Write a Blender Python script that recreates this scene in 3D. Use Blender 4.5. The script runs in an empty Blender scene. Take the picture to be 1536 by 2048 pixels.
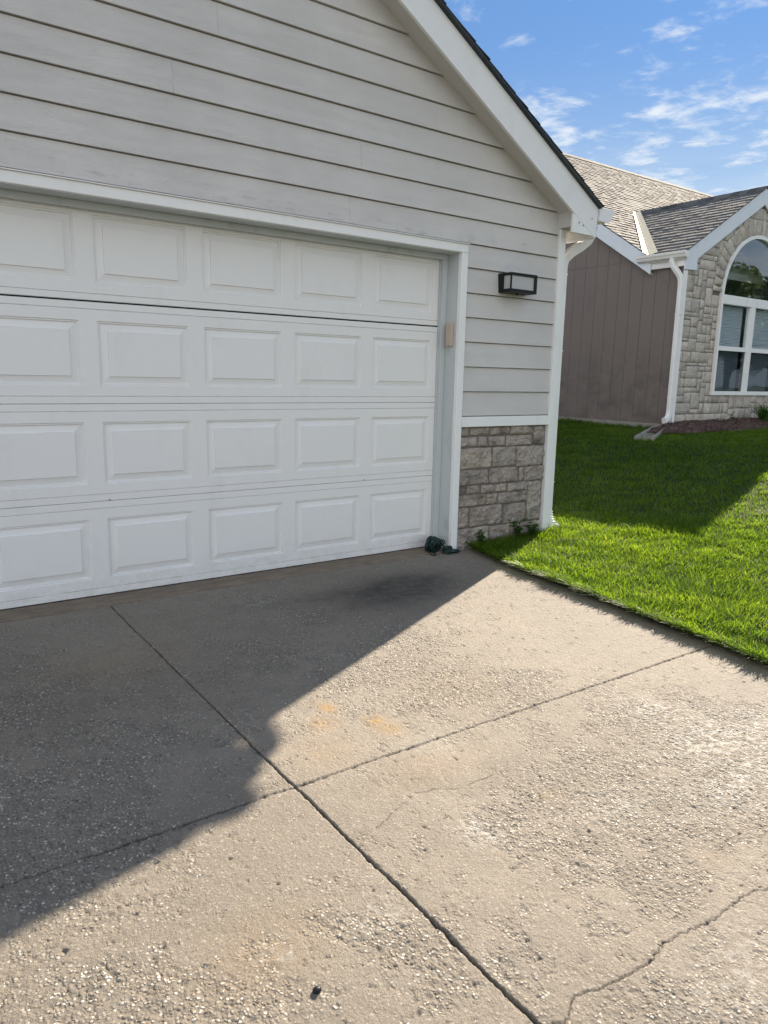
import bpy, math, random
import numpy as np
from mathutils import Vector, Matrix
random.seed(7)
D = bpy.data
scn = bpy.context.scene
COL = scn.collection
R = math.radians

# ------------------------------------------------------------------ camera
CAM = np.array([-3.3622, -4.095, 1.2406])
yaw, pitch, roll = 0.6185, 0.1855, 0.0208
f_ = np.array([math.sin(yaw)*math.cos(pitch), math.cos(yaw)*math.cos(pitch), -math.sin(pitch)])
r_ = np.array([math.cos(yaw), -math.sin(yaw), 0.0]); u_ = np.cross(r_, f_)
cr, sr = math.cos(roll), math.sin(roll)
r2 = cr*r_+sr*u_; u2 = -sr*r_+cr*u_
cam = D.cameras.new('camera'); co = D.objects.new('camera', cam); COL.objects.link(co)
co.matrix_world = Matrix(((r2[0], u2[0], -f_[0], CAM[0]), (r2[1], u2[1], -f_[1], CAM[1]), (r2[2], u2[2], -f_[2], CAM[2]), (0, 0, 0, 1)))
cam.sensor_fit = 'VERTICAL'; cam.sensor_height = 36; cam.lens = 1440.08/2048*36
cam.clip_start = 0.05; cam.clip_end = 2000
scn.camera = co

# ------------------------------------------------------------------ sun and sky
SA, SB = 1.575, 0.785                      # horizontal run of the sun per metre of height (+x, +y)
sdir = Vector((SA, SB, 1.0)).normalized()
elev = math.asin(sdir.z); azim = math.atan2(sdir.x, sdir.y)
sl = D.lights.new('sun', 'SUN'); so = D.objects.new('sun', sl); COL.objects.link(so)
so.rotation_euler = (-sdir).to_track_quat('-Z', 'Y').to_euler()
so.location = (20, 10, 15)
sl.energy = 5.0; sl.angle = R(0.55); sl.color = (1.0, 0.87, 0.70)
world = D.worlds.new('World'); scn.world = world; world.use_nodes = True
vs = scn.view_settings
vs.view_transform = 'Standard'; vs.look = 'None'; vs.gamma = 1; vs.use_curve_mapping = False
vs.exposure = 1.54

class NT:
    """small helper round a node tree"""
    def __init__(s, nt): s.nt = nt; s.n = nt.nodes; s.l = nt.links
    def new(s, t, props=None, **ins):
        n = s.n.new(t)
        for k, v in (props or {}).items(): setattr(n, k, v)
        for k, v in ins.items():
            key = k.replace('_', ' ')
            if k[0] == 'i' and k[1:].isdigit(): key = int(k[1:])
            s.put(n.inputs[key], v)
        return n
    def put(s, sock, v):
        if isinstance(v, bpy.types.NodeSocket): s.l.new(v, sock)
        elif isinstance(v, bpy.types.Node): s.l.new(v.outputs[0], sock)
        else:
            try: sock.default_value = v
            except Exception: sock.default_value = (*v, 1.0)
    def math(s, op, a, b=0.0, c=0.0, clamp=False):
        return s.new('ShaderNodeMath', {'operation': op, 'use_clamp': clamp}, i0=a, i1=b, i2=c).outputs[0]
    def vmath(s, op, a, b=(0, 0, 0), out=0):
        return s.new('ShaderNodeVectorMath', {'operation': op}, i0=a, i1=b).outputs[out]
    def mix(s, f, a, b, blend='MIX'):
        n = s.new('ShaderNodeMix', {'data_type': 'RGBA', 'blend_type': blend})
        s.put(n.inputs[0], f); s.put(n.inputs[6], a); s.put(n.inputs[7], b); return n.outputs[2]
    def ramp(s, f, stops, interp='LINEAR'):
        n = s.new('ShaderNodeValToRGB', i0=f); cr = n.color_ramp; cr.interpolation = interp
        while len(cr.elements) > 1: cr.elements.remove(cr.elements[-1])
        for i, (p, c) in enumerate(stops):
            e = cr.elements[0] if i == 0 else cr.elements.new(p)
            e.position = p; e.color = (*c, 1) if hasattr(c, '__len__') else (c, c, c, 1)
        return n.outputs[0]
    def maprange(s, v, a, b, c=0.0, d=1.0, smooth=True):
        n = s.new('ShaderNodeMapRange', {'interpolation_type': 'SMOOTHSTEP' if smooth else 'LINEAR'}, i0=v, i1=a, i2=b, i3=c, i4=d)
        return n.outputs[0]
    def noise(s, vec, scale, detail=3, rough=0.55, dist=0.0, col=False):
        n = s.new('ShaderNodeTexNoise', Vector=vec, Scale=scale, Detail=detail, Roughness=rough, Distortion=dist)
        return n.outputs[1 if col else 0]
    def scale(s, vec, sc):
        return s.vmath('MULTIPLY', vec, sc)

w = NT(world.node_tree); w.n.clear()
sky = w.new('ShaderNodeTexSky', {'sky_type': 'NISHITA', 'sun_disc': False, 'sun_elevation': elev, 'sun_rotation': azim,
                                 'air_density': 1.0, 'dust_density': 0.15, 'ozone_density': 2.5, 'altitude': 200.0})
tc = w.new('ShaderNodeTexCoord'); sep = w.new('ShaderNodeSeparateXYZ', i0=tc.outputs['Generated'])
zc = w.math('MAXIMUM', sep.outputs[2], 0.03)
px_ = w.math('DIVIDE', sep.outputs[0], zc); py_ = w.math('DIVIDE', sep.outputs[1], zc)
pl = w.new('ShaderNodeCombineXYZ', i0=px_, i1=py_, i2=0.0).outputs[0]
cover = w.noise(w.vmath('ADD', pl, (6.1, 6.6, 7.0)), 0.9, 3, 0.55)
wisp = w.noise(w.scale(w.vmath('ADD', pl, (8.8, 1.4, 2.0)), (1.0, 1.0, 1.0)), 5.2, 10, 0.62, 0.2)
away = w.vmath('DOT_PRODUCT', tc.outputs['Generated'], (-0.75, -0.60, 0.15), 1)     # extra cloud added to the unseen sky behind the camera, for neutral fill
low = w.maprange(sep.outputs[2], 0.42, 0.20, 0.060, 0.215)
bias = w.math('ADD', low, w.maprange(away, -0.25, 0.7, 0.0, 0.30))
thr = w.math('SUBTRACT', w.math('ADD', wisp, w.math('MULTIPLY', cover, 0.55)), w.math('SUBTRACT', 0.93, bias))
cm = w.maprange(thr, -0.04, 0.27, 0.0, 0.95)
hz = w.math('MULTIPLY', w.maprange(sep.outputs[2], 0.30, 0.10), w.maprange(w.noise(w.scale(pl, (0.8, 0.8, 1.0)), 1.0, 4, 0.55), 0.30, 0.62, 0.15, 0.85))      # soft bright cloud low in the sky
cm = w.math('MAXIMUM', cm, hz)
lum = w.vmath('DOT_PRODUCT', sky.outputs[0], (0.25, 0.5, 0.25), 1)
hue = w.mix(w.maprange(sep.outputs[2], 0.42, 0.12), (0.235, 0.49, 1.0, 1), (0.56, 0.77, 1.0, 1))
amp = w.math('MULTIPLY', w.math('DIVIDE', lum, w.math('ADD', lum, 2.2)), 6.3)
skyc = w.vmath('SCALE', hue); w.put(skyc.node.inputs['Scale'], amp)
cl = w.mix(w.maprange(away, -0.3, 0.7), (4.9, 5.2, 5.5, 1), (7.9, 8.1, 8.2, 1))  # cloud behind the camera made brighter to strengthen the added fill
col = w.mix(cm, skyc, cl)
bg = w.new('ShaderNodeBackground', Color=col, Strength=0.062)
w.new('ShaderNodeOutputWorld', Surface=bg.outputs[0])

# ------------------------------------------------------------------ helpers
def tag(o, label=None, cat=None, group=None, kind=None):
    if label: o['label'] = label
    if cat: o['category'] = cat
    if group: o['group'] = group
    if kind: o['kind'] = kind
    return o

def thing(name, label, cat, loc=(0, 0, 0), group=None):
    o = D.objects.new(name, None); COL.objects.link(o); o.location = loc; o.empty_display_size = 0.2
    return tag(o, label, cat, group)

def link(name, me, mat, parent=None, smooth=False, bevel=0.0, label=None):
    o = D.objects.new(name, me); COL.objects.link(o)
    if mat: me.materials.append(mat)
    if smooth: me.shade_smooth()
    if bevel:
        m = o.modifiers.new('bevel', 'BEVEL'); m.width = bevel; m.segments = 2; m.limit_method = 'ANGLE'; m.angle_limit = R(40)
    if parent:
        o.parent = parent
        T = Vector((0, 0, 0)); p = parent
        while p: T += p.location; p = p.parent
        me.transform(Matrix.Translation(-T))
    if label: o['label'] = label
    return o

class MB:
    def __init__(s): s.v = []; s.f = []
    def add(s, vs, fs):
        b = len(s.v); s.v += [tuple(p) for p in vs]; s.f += [tuple(b+i for i in f) for f in fs]; return s
    def box(s, x0, x1, y0, y1, z0, z1):
        return s.add([(x0, y0, z0), (x1, y0, z0), (x1, y1, z0), (x0, y1, z0), (x0, y0, z1), (x1, y0, z1), (x1, y1, z1), (x0, y1, z1)],
                     [(0, 3, 2, 1), (4, 5, 6, 7), (0, 1, 5, 4), (1, 2, 6, 5), (2, 3, 7, 6), (3, 0, 4, 7)])
    def prism(s, poly, axis, a, b):
        """poly: 2-D points; axis 'y' -> poly is (x,z); 'x' -> (y,z); 'z' -> (x,y)"""
        def P(p, t): return (p[0], t, p[1]) if axis == 'y' else (t, p[0], p[1]) if axis == 'x' else (p[0], p[1], t)
        n = len(poly)
        area = sum(poly[i][0]*poly[(i+1) % n][1]-poly[(i+1) % n][0]*poly[i][1] for i in range(n))
        ccw = area > 0
        if axis == 'y': ccw = not ccw
        pl = list(poly) if ccw else list(poly)[::-1]
        vs = [P(p, a) for p in pl]+[P(p, b) for p in pl]
        fs = [tuple(range(n))[::-1], tuple(range(n, 2*n))]+[(i, (i+1) % n, n+(i+1) % n, n+i) for i in range(n)]
        return s.add(vs, fs)
    def tube(s, pts, rad, n=8, cap=True, flat=None):
        """swept tube; flat=(w,d,updir) gives a rectangular section"""
        pts = [Vector(p) for p in pts]; rings = []
        prev = None
        for i, p in enumerate(pts):
            t = ((pts[min(i+1, len(pts)-1)]-pts[max(i-1, 0)])).normalized()
            if flat: up = Vector(flat[2])
            else: up = prev if prev else (Vector((0, 0, 1)) if abs(t.z) < 0.9 else Vector((1, 0, 0)))
            a = t.cross(up).normalized(); b = a.cross(t).normalized(); prev = b
            rr = rad[i] if hasattr(rad, '__len__') else rad
            if flat:
                w_, d_ = flat[0]/2, flat[1]/2; c = min(w_, d_)*0.3
                ring = [p+a*x+b*y for x, y in ((-w_+c, -d_), (w_-c, -d_), (w_, -d_+c), (w_, d_-c), (w_-c, d_), (-w_+c, d_), (-w_, d_-c), (-w_, -d_+c))]
            else: ring = [p+a*rr*math.cos(2*math.pi*k/n)+b*rr*math.sin(2*math.pi*k/n) for k in range(n)]
            rings.append(ring)
        m = len(rings[0]); vs = [q for r in rings for q in r]; fs = []
        for i in range(len(rings)-1):
            for k in range(m): fs.append((i*m+k, i*m+(k+1) % m, (i+1)*m+(k+1) % m, (i+1)*m+k))
        if cap: fs += [tuple(range(m))[::-1], tuple(range((len(rings)-1)*m, len(rings)*m))]
        return s.add(vs, fs)
    def build(s, name, mat, parent=None, **k):
        me = D.meshes.new(name); me.from_pydata(s.v, [], s.f); me.update()
        return link(name, me, mat, parent, **k)

def npmesh(name, V, Fs):
    """V (n,3) array; Fs list of (m,k) index arrays"""
    me = D.meshes.new(name); me.vertices.add(len(V)); me.vertices.foreach_set('co', np.asarray(V, np.float32).ravel())
    loops = np.concatenate([f.ravel() for f in Fs]).astype(np.int32)
    tot = np.concatenate([np.full(len(f), f.shape[1], np.int32) for f in Fs])
    start = np.concatenate([[0], np.cumsum(tot)[:-1]]).astype(np.int32)
    me.loops.add(len(loops)); me.loops.foreach_set('vertex_index', loops)
    me.polygons.add(len(tot)); me.polygons.foreach_set('loop_start', start); me.polygons.foreach_set('loop_total', tot)
    me.update(calc_edges=True); me.validate(); return me

def grid_mesh(name, X, Y, Z):
    ny, nx = X.shape; idx = np.arange(nx*ny).reshape(ny, nx)
    F = np.stack([idx[:-1, :-1].ravel(), idx[:-1, 1:].ravel(), idx[1:, 1:].ravel(), idx[1:, :-1].ravel()], 1)
    return npmesh(name, np.stack([X.ravel(), Y.ravel(), Z.ravel()], 1), [F])

def _h(ix, iy, seed):
    n = (ix.astype(np.int64)*374761393+iy.astype(np.int64)*668265263+seed*982451653) & 0xffffffff
    n = ((n ^ (n >> 13))*1274126177) & 0xffffffff
    n = ((n ^ (n >> 16))*2246822519) & 0xffffffff
    return ((n ^ (n >> 15)) & 0xffffff)/float(0xffffff)
def vn(x, y, s, seed=0):
    x = np.asarray(x)/s; y = np.asarray(y)/s; ix = np.floor(x); iy = np.floor(y); fx = x-ix; fy = y-iy
    fx = fx*fx*(3-2*fx); fy = fy*fy*(3-2*fy)
    a = _h(ix, iy, seed); b = _h(ix+1, iy, seed); c = _h(ix, iy+1, seed); d = _h(ix+1, iy+1, seed)
    return (a*(1-fx)+b*fx)*(1-fy)+(c*(1-fx)+d*fx)*fy
def fbm(x, y, s, oct=4, seed=0, g=0.5):
    t = 0; a = 1; w_ = 0
    for i in range(oct):
        t = t+a*vn(x+17.3*i, y-9.1*i, s, seed+i*31); w_ += a; a *= g; s *= 0.5
    return t/w_
def sstep(a, b, x):
    t = np.clip((x-a)/(b-a), 0, 1); return t*t*(3-2*t)

# ------------------------------------------------------------------ materials
def newmat(name):
    m = D.materials.new(name); m.use_nodes = True; n = NT(m.node_tree); n.n.clear()
    out = n.new('ShaderNodeOutputMaterial'); b = n.new('ShaderNodeBsdfPrincipled'); n.l.new(b.outputs[0], out.inputs[0])
    n.b = b; n.out = out; n.pos = n.new('ShaderNodeTexCoord').outputs['Object']; n.mat = m
    n.geo = n.new('ShaderNodeNewGeometry')
    return n
def bump(n, h, dist, normal=None, strength=1.0):
    k = n.new('ShaderNodeBump', Height=h, Distance=dist, Strength=strength)
    if normal: n.l.new(normal, k.inputs['Normal'])
    return k.outputs[0]

def painted(name, c, rough=0.5, dirt=0.12, grain=(1.2, 40, 40), gb=0.0006, dirtcol=(0.25, 0.24, 0.20), spec=0.35, zd=None):
    n = newmat(name)
    g = n.noise(n.scale(n.pos, grain), 6, 6, 0.65)
    d = n.maprange(n.noise(n.scale(n.pos, (1.0, 1.0, 0.45)), 5.0, 6, 0.7), 0.5, 0.85)
    c2 = n.mix(n.math('MULTIPLY', d, dirt), c, dirtcol)
    c2 = n.mix(n.maprange(g, 0.25, 0.75, 0.0, 0.10, False), c2, tuple(x*0.72 for x in c))
    if zd:                                       # splash dirt low on the surface, in ragged patches
        zs = n.new('ShaderNodeSeparateXYZ', i0=n.pos).outputs[2]
        sp = n.math('MULTIPLY', n.maprange(zs, zd[1], zd[0]), n.maprange(n.noise(n.scale(n.pos, (1.0, 1.0, 1.6)), zd[3], 8, 0.72), 0.38, 0.70, 0.0, zd[2]))
        c2 = n.mix(sp, c2, dirtcol)
    n.put(n.b.inputs['Base Color'], c2); n.b.inputs['Roughness'].default_value = rough
    n.b.inputs['Specular IOR Level'].default_value = spec
    nb = bump(n, n.noise(n.scale(n.pos, (1, 1, 1.5)), 2.2, 2, 0.5), 0.004)
    n.put(n.b.inputs['Normal'], bump(n, g, gb, nb))
    return n.mat

def siding_mat(name, c):
    n = newmat(name)
    isl = n.geo.outputs['Random Per Island']
    off = n.new('ShaderNodeCombineXYZ', i0=n.math('MULTIPLY', isl, 37.0), i1=0.0, i2=n.math('MULTIPLY', isl, 11.0)).outputs[0]
    p = n.vmath('ADD', n.pos, off)
    warp = n.noise(n.scale(p, (1.3, 1.3, 7.0)), 1.0, 2, 0.5)
    p2 = n.vmath('ADD', p, n.new('ShaderNodeCombineXYZ', i0=0.0, i1=0.0, i2=n.math('MULTIPLY', warp, 0.22)).outputs[0])
    g = n.noise(n.scale(p2, (2.2, 2.2, 75.0)), 3.0, 5, 0.7, 0.25)
    fine = n.noise(n.scale(p, (12.0, 12.0, 260.0)), 3.0, 2, 0.5)
    blot = n.noise(n.pos, 1.6, 3, 0.6)
    cc = n.mix(n.maprange(blot, 0.35, 0.7), tuple(x*0.93 for x in c), tuple(min(1, x*1.03) for x in c))
    cc = n.mix(n.math('MULTIPLY', isl, 0.07), cc, tuple(x*0.8 for x in c))
    cc = n.mix(n.maprange(g, 0.35, 0.75, 0.0, 0.035, False), cc, tuple(x*0.70 for x in c))
    zs = n.new('ShaderNodeSeparateXYZ', i0=n.pos).outputs[2]
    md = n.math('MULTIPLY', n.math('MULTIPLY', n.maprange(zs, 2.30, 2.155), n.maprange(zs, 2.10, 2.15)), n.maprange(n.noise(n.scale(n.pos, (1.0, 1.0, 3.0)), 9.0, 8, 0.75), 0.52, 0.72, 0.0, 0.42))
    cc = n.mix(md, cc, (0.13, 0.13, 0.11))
    dm = n.maprange(n.noise(n.scale(n.pos, (2.0, 2.0, 14.0)), 6.0, 6, 0.75), 0.64, 0.84, 0.0, 0.07)
    cc = n.mix(dm, cc, (0.16, 0.16, 0.14))
    n.put(n.b.inputs['Base Color'], cc); n.b.inputs['Roughness'].default_value = 0.62
    n.b.inputs['Specular IOR Level'].default_value = 0.25
    h = n.math('ADD', n.math('MULTIPLY', g, 1.0), n.math('MULTIPLY', fine, 0.4))
    n.put(n.b.inputs['Normal'], bump(n, h, 0.0030))
    return n.mat

def stone_mat(name, pal, stain=0.5):
    n = newmat(name)
    isl = n.geo.outputs['Random Per Island']
    base = n.ramp(isl, [(i/(len(pal)-1), c) for i, c in enumerate(pal)])
    off = n.new('ShaderNodeCombineXYZ', i0=n.math('MULTIPLY', isl, 53.0), i1=0.0, i2=n.math('MULTIPLY', isl, 17.0)).outputs[0]
    p = n.vmath('ADD', n.pos, off)
    s1 = n.maprange(n.noise(p, 9.0, 4, 0.6), 0.45, 0.75)
    s2 = n.maprange(n.noise(p, 3.2, 2, 0.5), 0.52, 0.70)
    f = n.noise(p, 70.0, 6, 0.7)
    c = n.mix(n.math('MULTIPLY', s1, stain*0.6), base, (0.12, 0.105, 0.095))
    c = n.mix(n.math('MULTIPLY', s2, stain), c, (0.11, 0.105, 0.10))
    c = n.mix(0.5, c, n.ramp(f, [(0.3, 0.40), (0.7, 1.45)]), 'MULTIPLY')
    n.put(n.b.inputs['Base Color'], c); n.b.inputs['Roughness'].default_value = 0.9
    n.b.inputs['Specular IOR Level'].default_value = 0.15
    big0 = n.noise(n.scale(p, (1, 1, 1.7)), 13.0, 6, 0.62, 0.9)
    big = n.math('ABSOLUTE', n.math('SUBTRACT', n.math('MULTIPLY', big0, 2.0), 1.0))
    vein = n.maprange(big, 0.0, 0.07, 0.42, 0.0)
    c = n.mix(n.math('MULTIPLY', vein, n.maprange(n.noise(p, 6.0, 2, 0.5), 0.45, 0.6)), c, (0.07, 0.062, 0.055))
    n.put(n.b.inputs['Base Color'], c)
    nb = bump(n, big, 0.016); nb = bump(n, f, 0.0045, nb)
    n.put(n.b.inputs['Normal'], nb)
    return n.mat

def rough_mat(name, c, c2, scale=60, bd=0.002, rough=0.95):
    n = newmat(name)
    f = n.noise(n.pos, scale, 6, 0.7); g = n.noise(n.pos, scale*0.08, 4, 0.6)
    k = n.mix(n.maprange(f, 0.3, 0.7), c, c2)
    k = n.mix(n.maprange(g, 0.35, 0.7, 0.0, 0.45), k, tuple(x*0.6 for x in c))
    n.put(n.b.inputs['Base Color'], k); n.b.inputs['Roughness'].default_value = rough
    n.b.inputs['Specular IOR Level'].default_value = 0.2
    n.put(n.b.inputs['Normal'], bump(n, f, bd)); return n.mat

def shingle_mat(name, pal):
    n = newmat(name)
    isl = n.geo.outputs['Random Per Island']
    base = n.ramp(isl, [(i/(len(pal)-1), c) for i, c in enumerate(pal)])
    gr = n.noise(n.pos, 260.0, 3, 0.8); gr2 = n.noise(n.pos, 28.0, 4, 0.7)
    st = n.noise(n.scale(n.pos, (0.8, 1, 1)), 1.1, 3, 0.5)
    c = n.mix(0.65, base, n.ramp(gr, [(0.3, 0.45), (0.7, 1.5)]), 'MULTIPLY')
    c = n.mix(n.maprange(gr2, 0.35, 0.75, 0, 0.45), c, (0.08, 0.075, 0.07))
    c = n.mix(n.maprange(st, 0.4, 0.7, 0, 0.3), c, (0.13, 0.12, 0.11))
    n.put(n.b.inputs['Base Color'], c); n.b.inputs['Roughness'].default_value = 0.9
    n.b.inputs['Specular IOR Level'].default_value = 0.25
    n.put(n.b.inputs['Normal'], bump(n, gr, 0.002, bump(n, gr2, 0.0015))); return n.mat

def plain(name, c, rough=0.5, spec=0.4, metal=0.0, var=0.12, sc=40, gb=0.0003):
    n = newmat(name); f = n.noise(n.pos, sc, 5, 0.65)
    n.put(n.b.inputs['Base Color'], n.mix(n.maprange(f, 0.3, 0.75, 0, var*2, False), c, tuple(x*0.5 for x in c)))
    n.b.inputs['Roughness'].default_value = rough; n.b.inputs['Specular IOR Level'].default_value = spec; n.b.inputs['Metallic'].default_value = metal
    n.put(n.b.inputs['Normal'], bump(n, f, gb)); return n.mat

def leafy(name, stops, trans=0.35, rough=0.45):
    n = newmat(name)
    isl = n.geo.outputs['Random Per Island']
    pn = n.noise(n.pos, 1.1, 3, 0.6)
    pn2 = n.noise(n.pos, 5.0, 3, 0.6)
    k = n.math('ADD', n.math('MULTIPLY', isl, 0.56), n.math('ADD', n.math('MULTIPLY', n.maprange(pn, 0.3, 0.7), 0.22), n.math('MULTIPLY', n.maprange(pn2, 0.35, 0.65), 0.22)))
    c = n.ramp(k, stops)
    n.put(n.b.inputs['Base Color'], c); n.b.inputs['Roughness'].default_value = rough; n.b.inputs['Specular IOR Level'].default_value = 0.12
    t = n.new('ShaderNodeBsdfTranslucent', Color=n.vmath('MULTIPLY', c, (2.0, 1.75, 0.6)))
    ms = n.new('ShaderNodeMixShader', i0=trans); n.l.new(n.b.outputs[0], ms.inputs[1]); n.l.new(t.outputs[0], ms.inputs[2])
    n.l.new(ms.outputs[0], n.out.inputs[0]); return n.mat

def glass_mat(name, tint, refl=1.0):
    n = newmat(name)
    fr = n.new('ShaderNodeLayerWeight', Blend=0.5); f5 = n.math('POWER', fr.outputs['Facing'], 4.0)
    gl = n.new('ShaderNodeBsdfGlossy', Color=(0.95, 0.98, 1.0, 1), Roughness=0.015)
    wv = bump(n, n.noise(n.pos, 1.6, 1, 0.4), 0.004); n.l.new(wv, gl.inputs['Normal'])
    tr = n.new('ShaderNodeBsdfTransparent', Color=tint)
    k = n.math('ADD', n.math('MULTIPLY', f5, 0.9*refl), 0.09*refl, clamp=True)
    ms = n.new('ShaderNodeMixShader', i0=k); n.l.new(tr.outputs[0], ms.inputs[1]); n.l.new(gl.outputs[0], ms.inputs[2])
    n.l.new(ms.outputs[0], n.out.inputs[0]); return n.mat

M = {}
M['siding'] = siding_mat('lap_siding_paint', (0.610, 0.595, 0.580))
M['white'] = painted('white_trim_paint', (0.815, 0.82, 0.82), 0.5, 0.22)
M['rake'] = painted('white_rake_paint', (0.81, 0.82, 0.83), 0.6, 0.15, (30, 30, 30), 0.0022)
M['rake2'] = painted('white_fascia_paint', (0.70, 0.75, 0.82), 0.55, 0.12, (20, 20, 20), 0.0006)
M['metal'] = painted('white_gutter_enamel', (0.80, 0.80, 0.80), 0.32, 0.25, (1, 1, 1), 0.0002, spec=0.5)
M['door'] = painted('garage_door_enamel', (0.785, 0.787, 0.785), 0.42, 0.14, (1.5, 1, 60), 0.0010, (0.36, 0.34, 0.29), 0.35, (0.0, 0.22, 0.28, 16))
M['jamb'] = painted('weathered_jamb_paint', (0.52, 0.56, 0.57), 0.6, 0.75, (30, 30, 1.0), 0.0008, (0.22, 0.22, 0.20))
M['seal'] = plain('black_rubber', (0.015, 0.015, 0.016), 0.7)
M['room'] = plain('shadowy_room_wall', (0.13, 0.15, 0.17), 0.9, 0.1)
M['dark'] = plain('dark_void', (0.02, 0.02, 0.02), 0.9, 0.1)
M['soffit'] = painted('soffit_paint', (0.58, 0.565, 0.55), 0.6, 0.12)
M['stone'] = stone_mat('ashlar_stone', [(0.48, 0.41, 0.355), (0.37, 0.325, 0.295), (0.52, 0.45, 0.39), (0.42, 0.37, 0.335), (0.49, 0.435, 0.39)], 0.85)
M['stone2'] = stone_mat('pale_ashlar_stone', [(0.62, 0.565, 0.50), (0.52, 0.485, 0.435), (0.67, 0.62, 0.55), (0.58, 0.53, 0.47), (0.63, 0.565, 0.49)], 0.35)
M['mortar'] = rough_mat('mortar', (0.20, 0.175, 0.155), (0.13, 0.115, 0.10), 120)
M['shingle'] = shingle_mat('weathered_shingle', [(0.110, 0.108, 0.106), (0.050, 0.050, 0.050), (0.150, 0.147, 0.143), (0.078, 0.077, 0.076), (0.185, 0.18, 0.175)])
M['shingle_shade_tint'] = shingle_mat('shade_tinted_shingle', [(0.13, 0.135, 0.14), (0.09, 0.095, 0.10), (0.16, 0.162, 0.168), (0.11, 0.113, 0.118)])  # bluish tint puts the cross gable's grazing shade into the shingle colour
M['shingle_dark'] = shingle_mat('slate_grey_shingle', [(0.045, 0.068, 0.090), (0.032, 0.048, 0.065), (0.06, 0.085, 0.105)])
M['brown'] = painted('brown_panel_paint', (0.185, 0.153, 0.140), 0.5, 0.40, (14, 14, 1.0), 0.0022, (0.095, 0.09, 0.082), 0.3, (0.62, 1.35, 0.75, 3.0))
M['black'] = plain('black_powder_coat', (0.010, 0.012, 0.014), 0.5, 0.25)
M['frost'] = plain('frosted_glass', (0.42, 0.42, 0.42), 0.25, 0.5, var=0.03)
M['beige'] = plain('beige_plastic', (0.50, 0.42, 0.34), 0.5)
M['cord'] = plain('dark_green_vinyl', (0.004, 0.026, 0.022), 0.38, 0.4, sc=60)
M['found'] = rough_mat('foundation_concrete', (0.34, 0.32, 0.29), (0.26, 0.245, 0.22), 50)
M['splash'] = rough_mat('splash_concrete', (0.34, 0.32, 0.28), (0.25, 0.235, 0.2), 60)
M['flash'] = plain('galvanised_flashing', (0.66, 0.60, 0.44), 0.6, 0.4, 0.0)
M['blind'] = plain('white_blind', (0.74, 0.76, 0.78), 0.5, var=0.04)
M['glass'] = glass_mat('window_glass', (0.90, 0.94, 0.96, 1), 0.85)
M['screen'] = glass_mat('screened_glass', (0.56, 0.60, 0.62, 1), 0.40)
M['mulch'] = leafy('bark_mulch', [(0.0, (0.05, 0.03, 0.025)), (0.5, (0.10, 0.065, 0.055)), (0.85, (0.16, 0.115, 0.10)), (1.0, (0.30, 0.24, 0.2))], 0.0, 0.8)
M['soil'] = rough_mat('lawn_soil', (0.030, 0.050, 0.014), (0.045, 0.042, 0.022), 40, 0.01)
M['bark'] = rough_mat('tree_bark', (0.10, 0.08, 0.06), (0.06, 0.05, 0.04), 20, 0.02)
M['grass'] = leafy('lawn_grass', [(0.0, (0.018, 0.048, 0.012)), (0.40, (0.062, 0.128, 0.018)), (0.78, (0.130, 0.215, 0.030)), (0.93, (0.165, 0.25, 0.045)), (0.97, (0.28, 0.28, 0.12)), (1.0, (0.38, 0.34, 0.20))], 0.58, 0.42)
M['leaf'] = leafy('tree_leaves', [(0.0, (0.035, 0.07, 0.03)), (0.6, (0.07, 0.115, 0.05)), (1.0, (0.12, 0.16, 0.08))], 0.25)
M['weed'] = leafy('weed_leaves', [(0.0, (0.02, 0.06, 0.012)), (1.0, (0.07, 0.15, 0.03))], 0.3)

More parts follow.
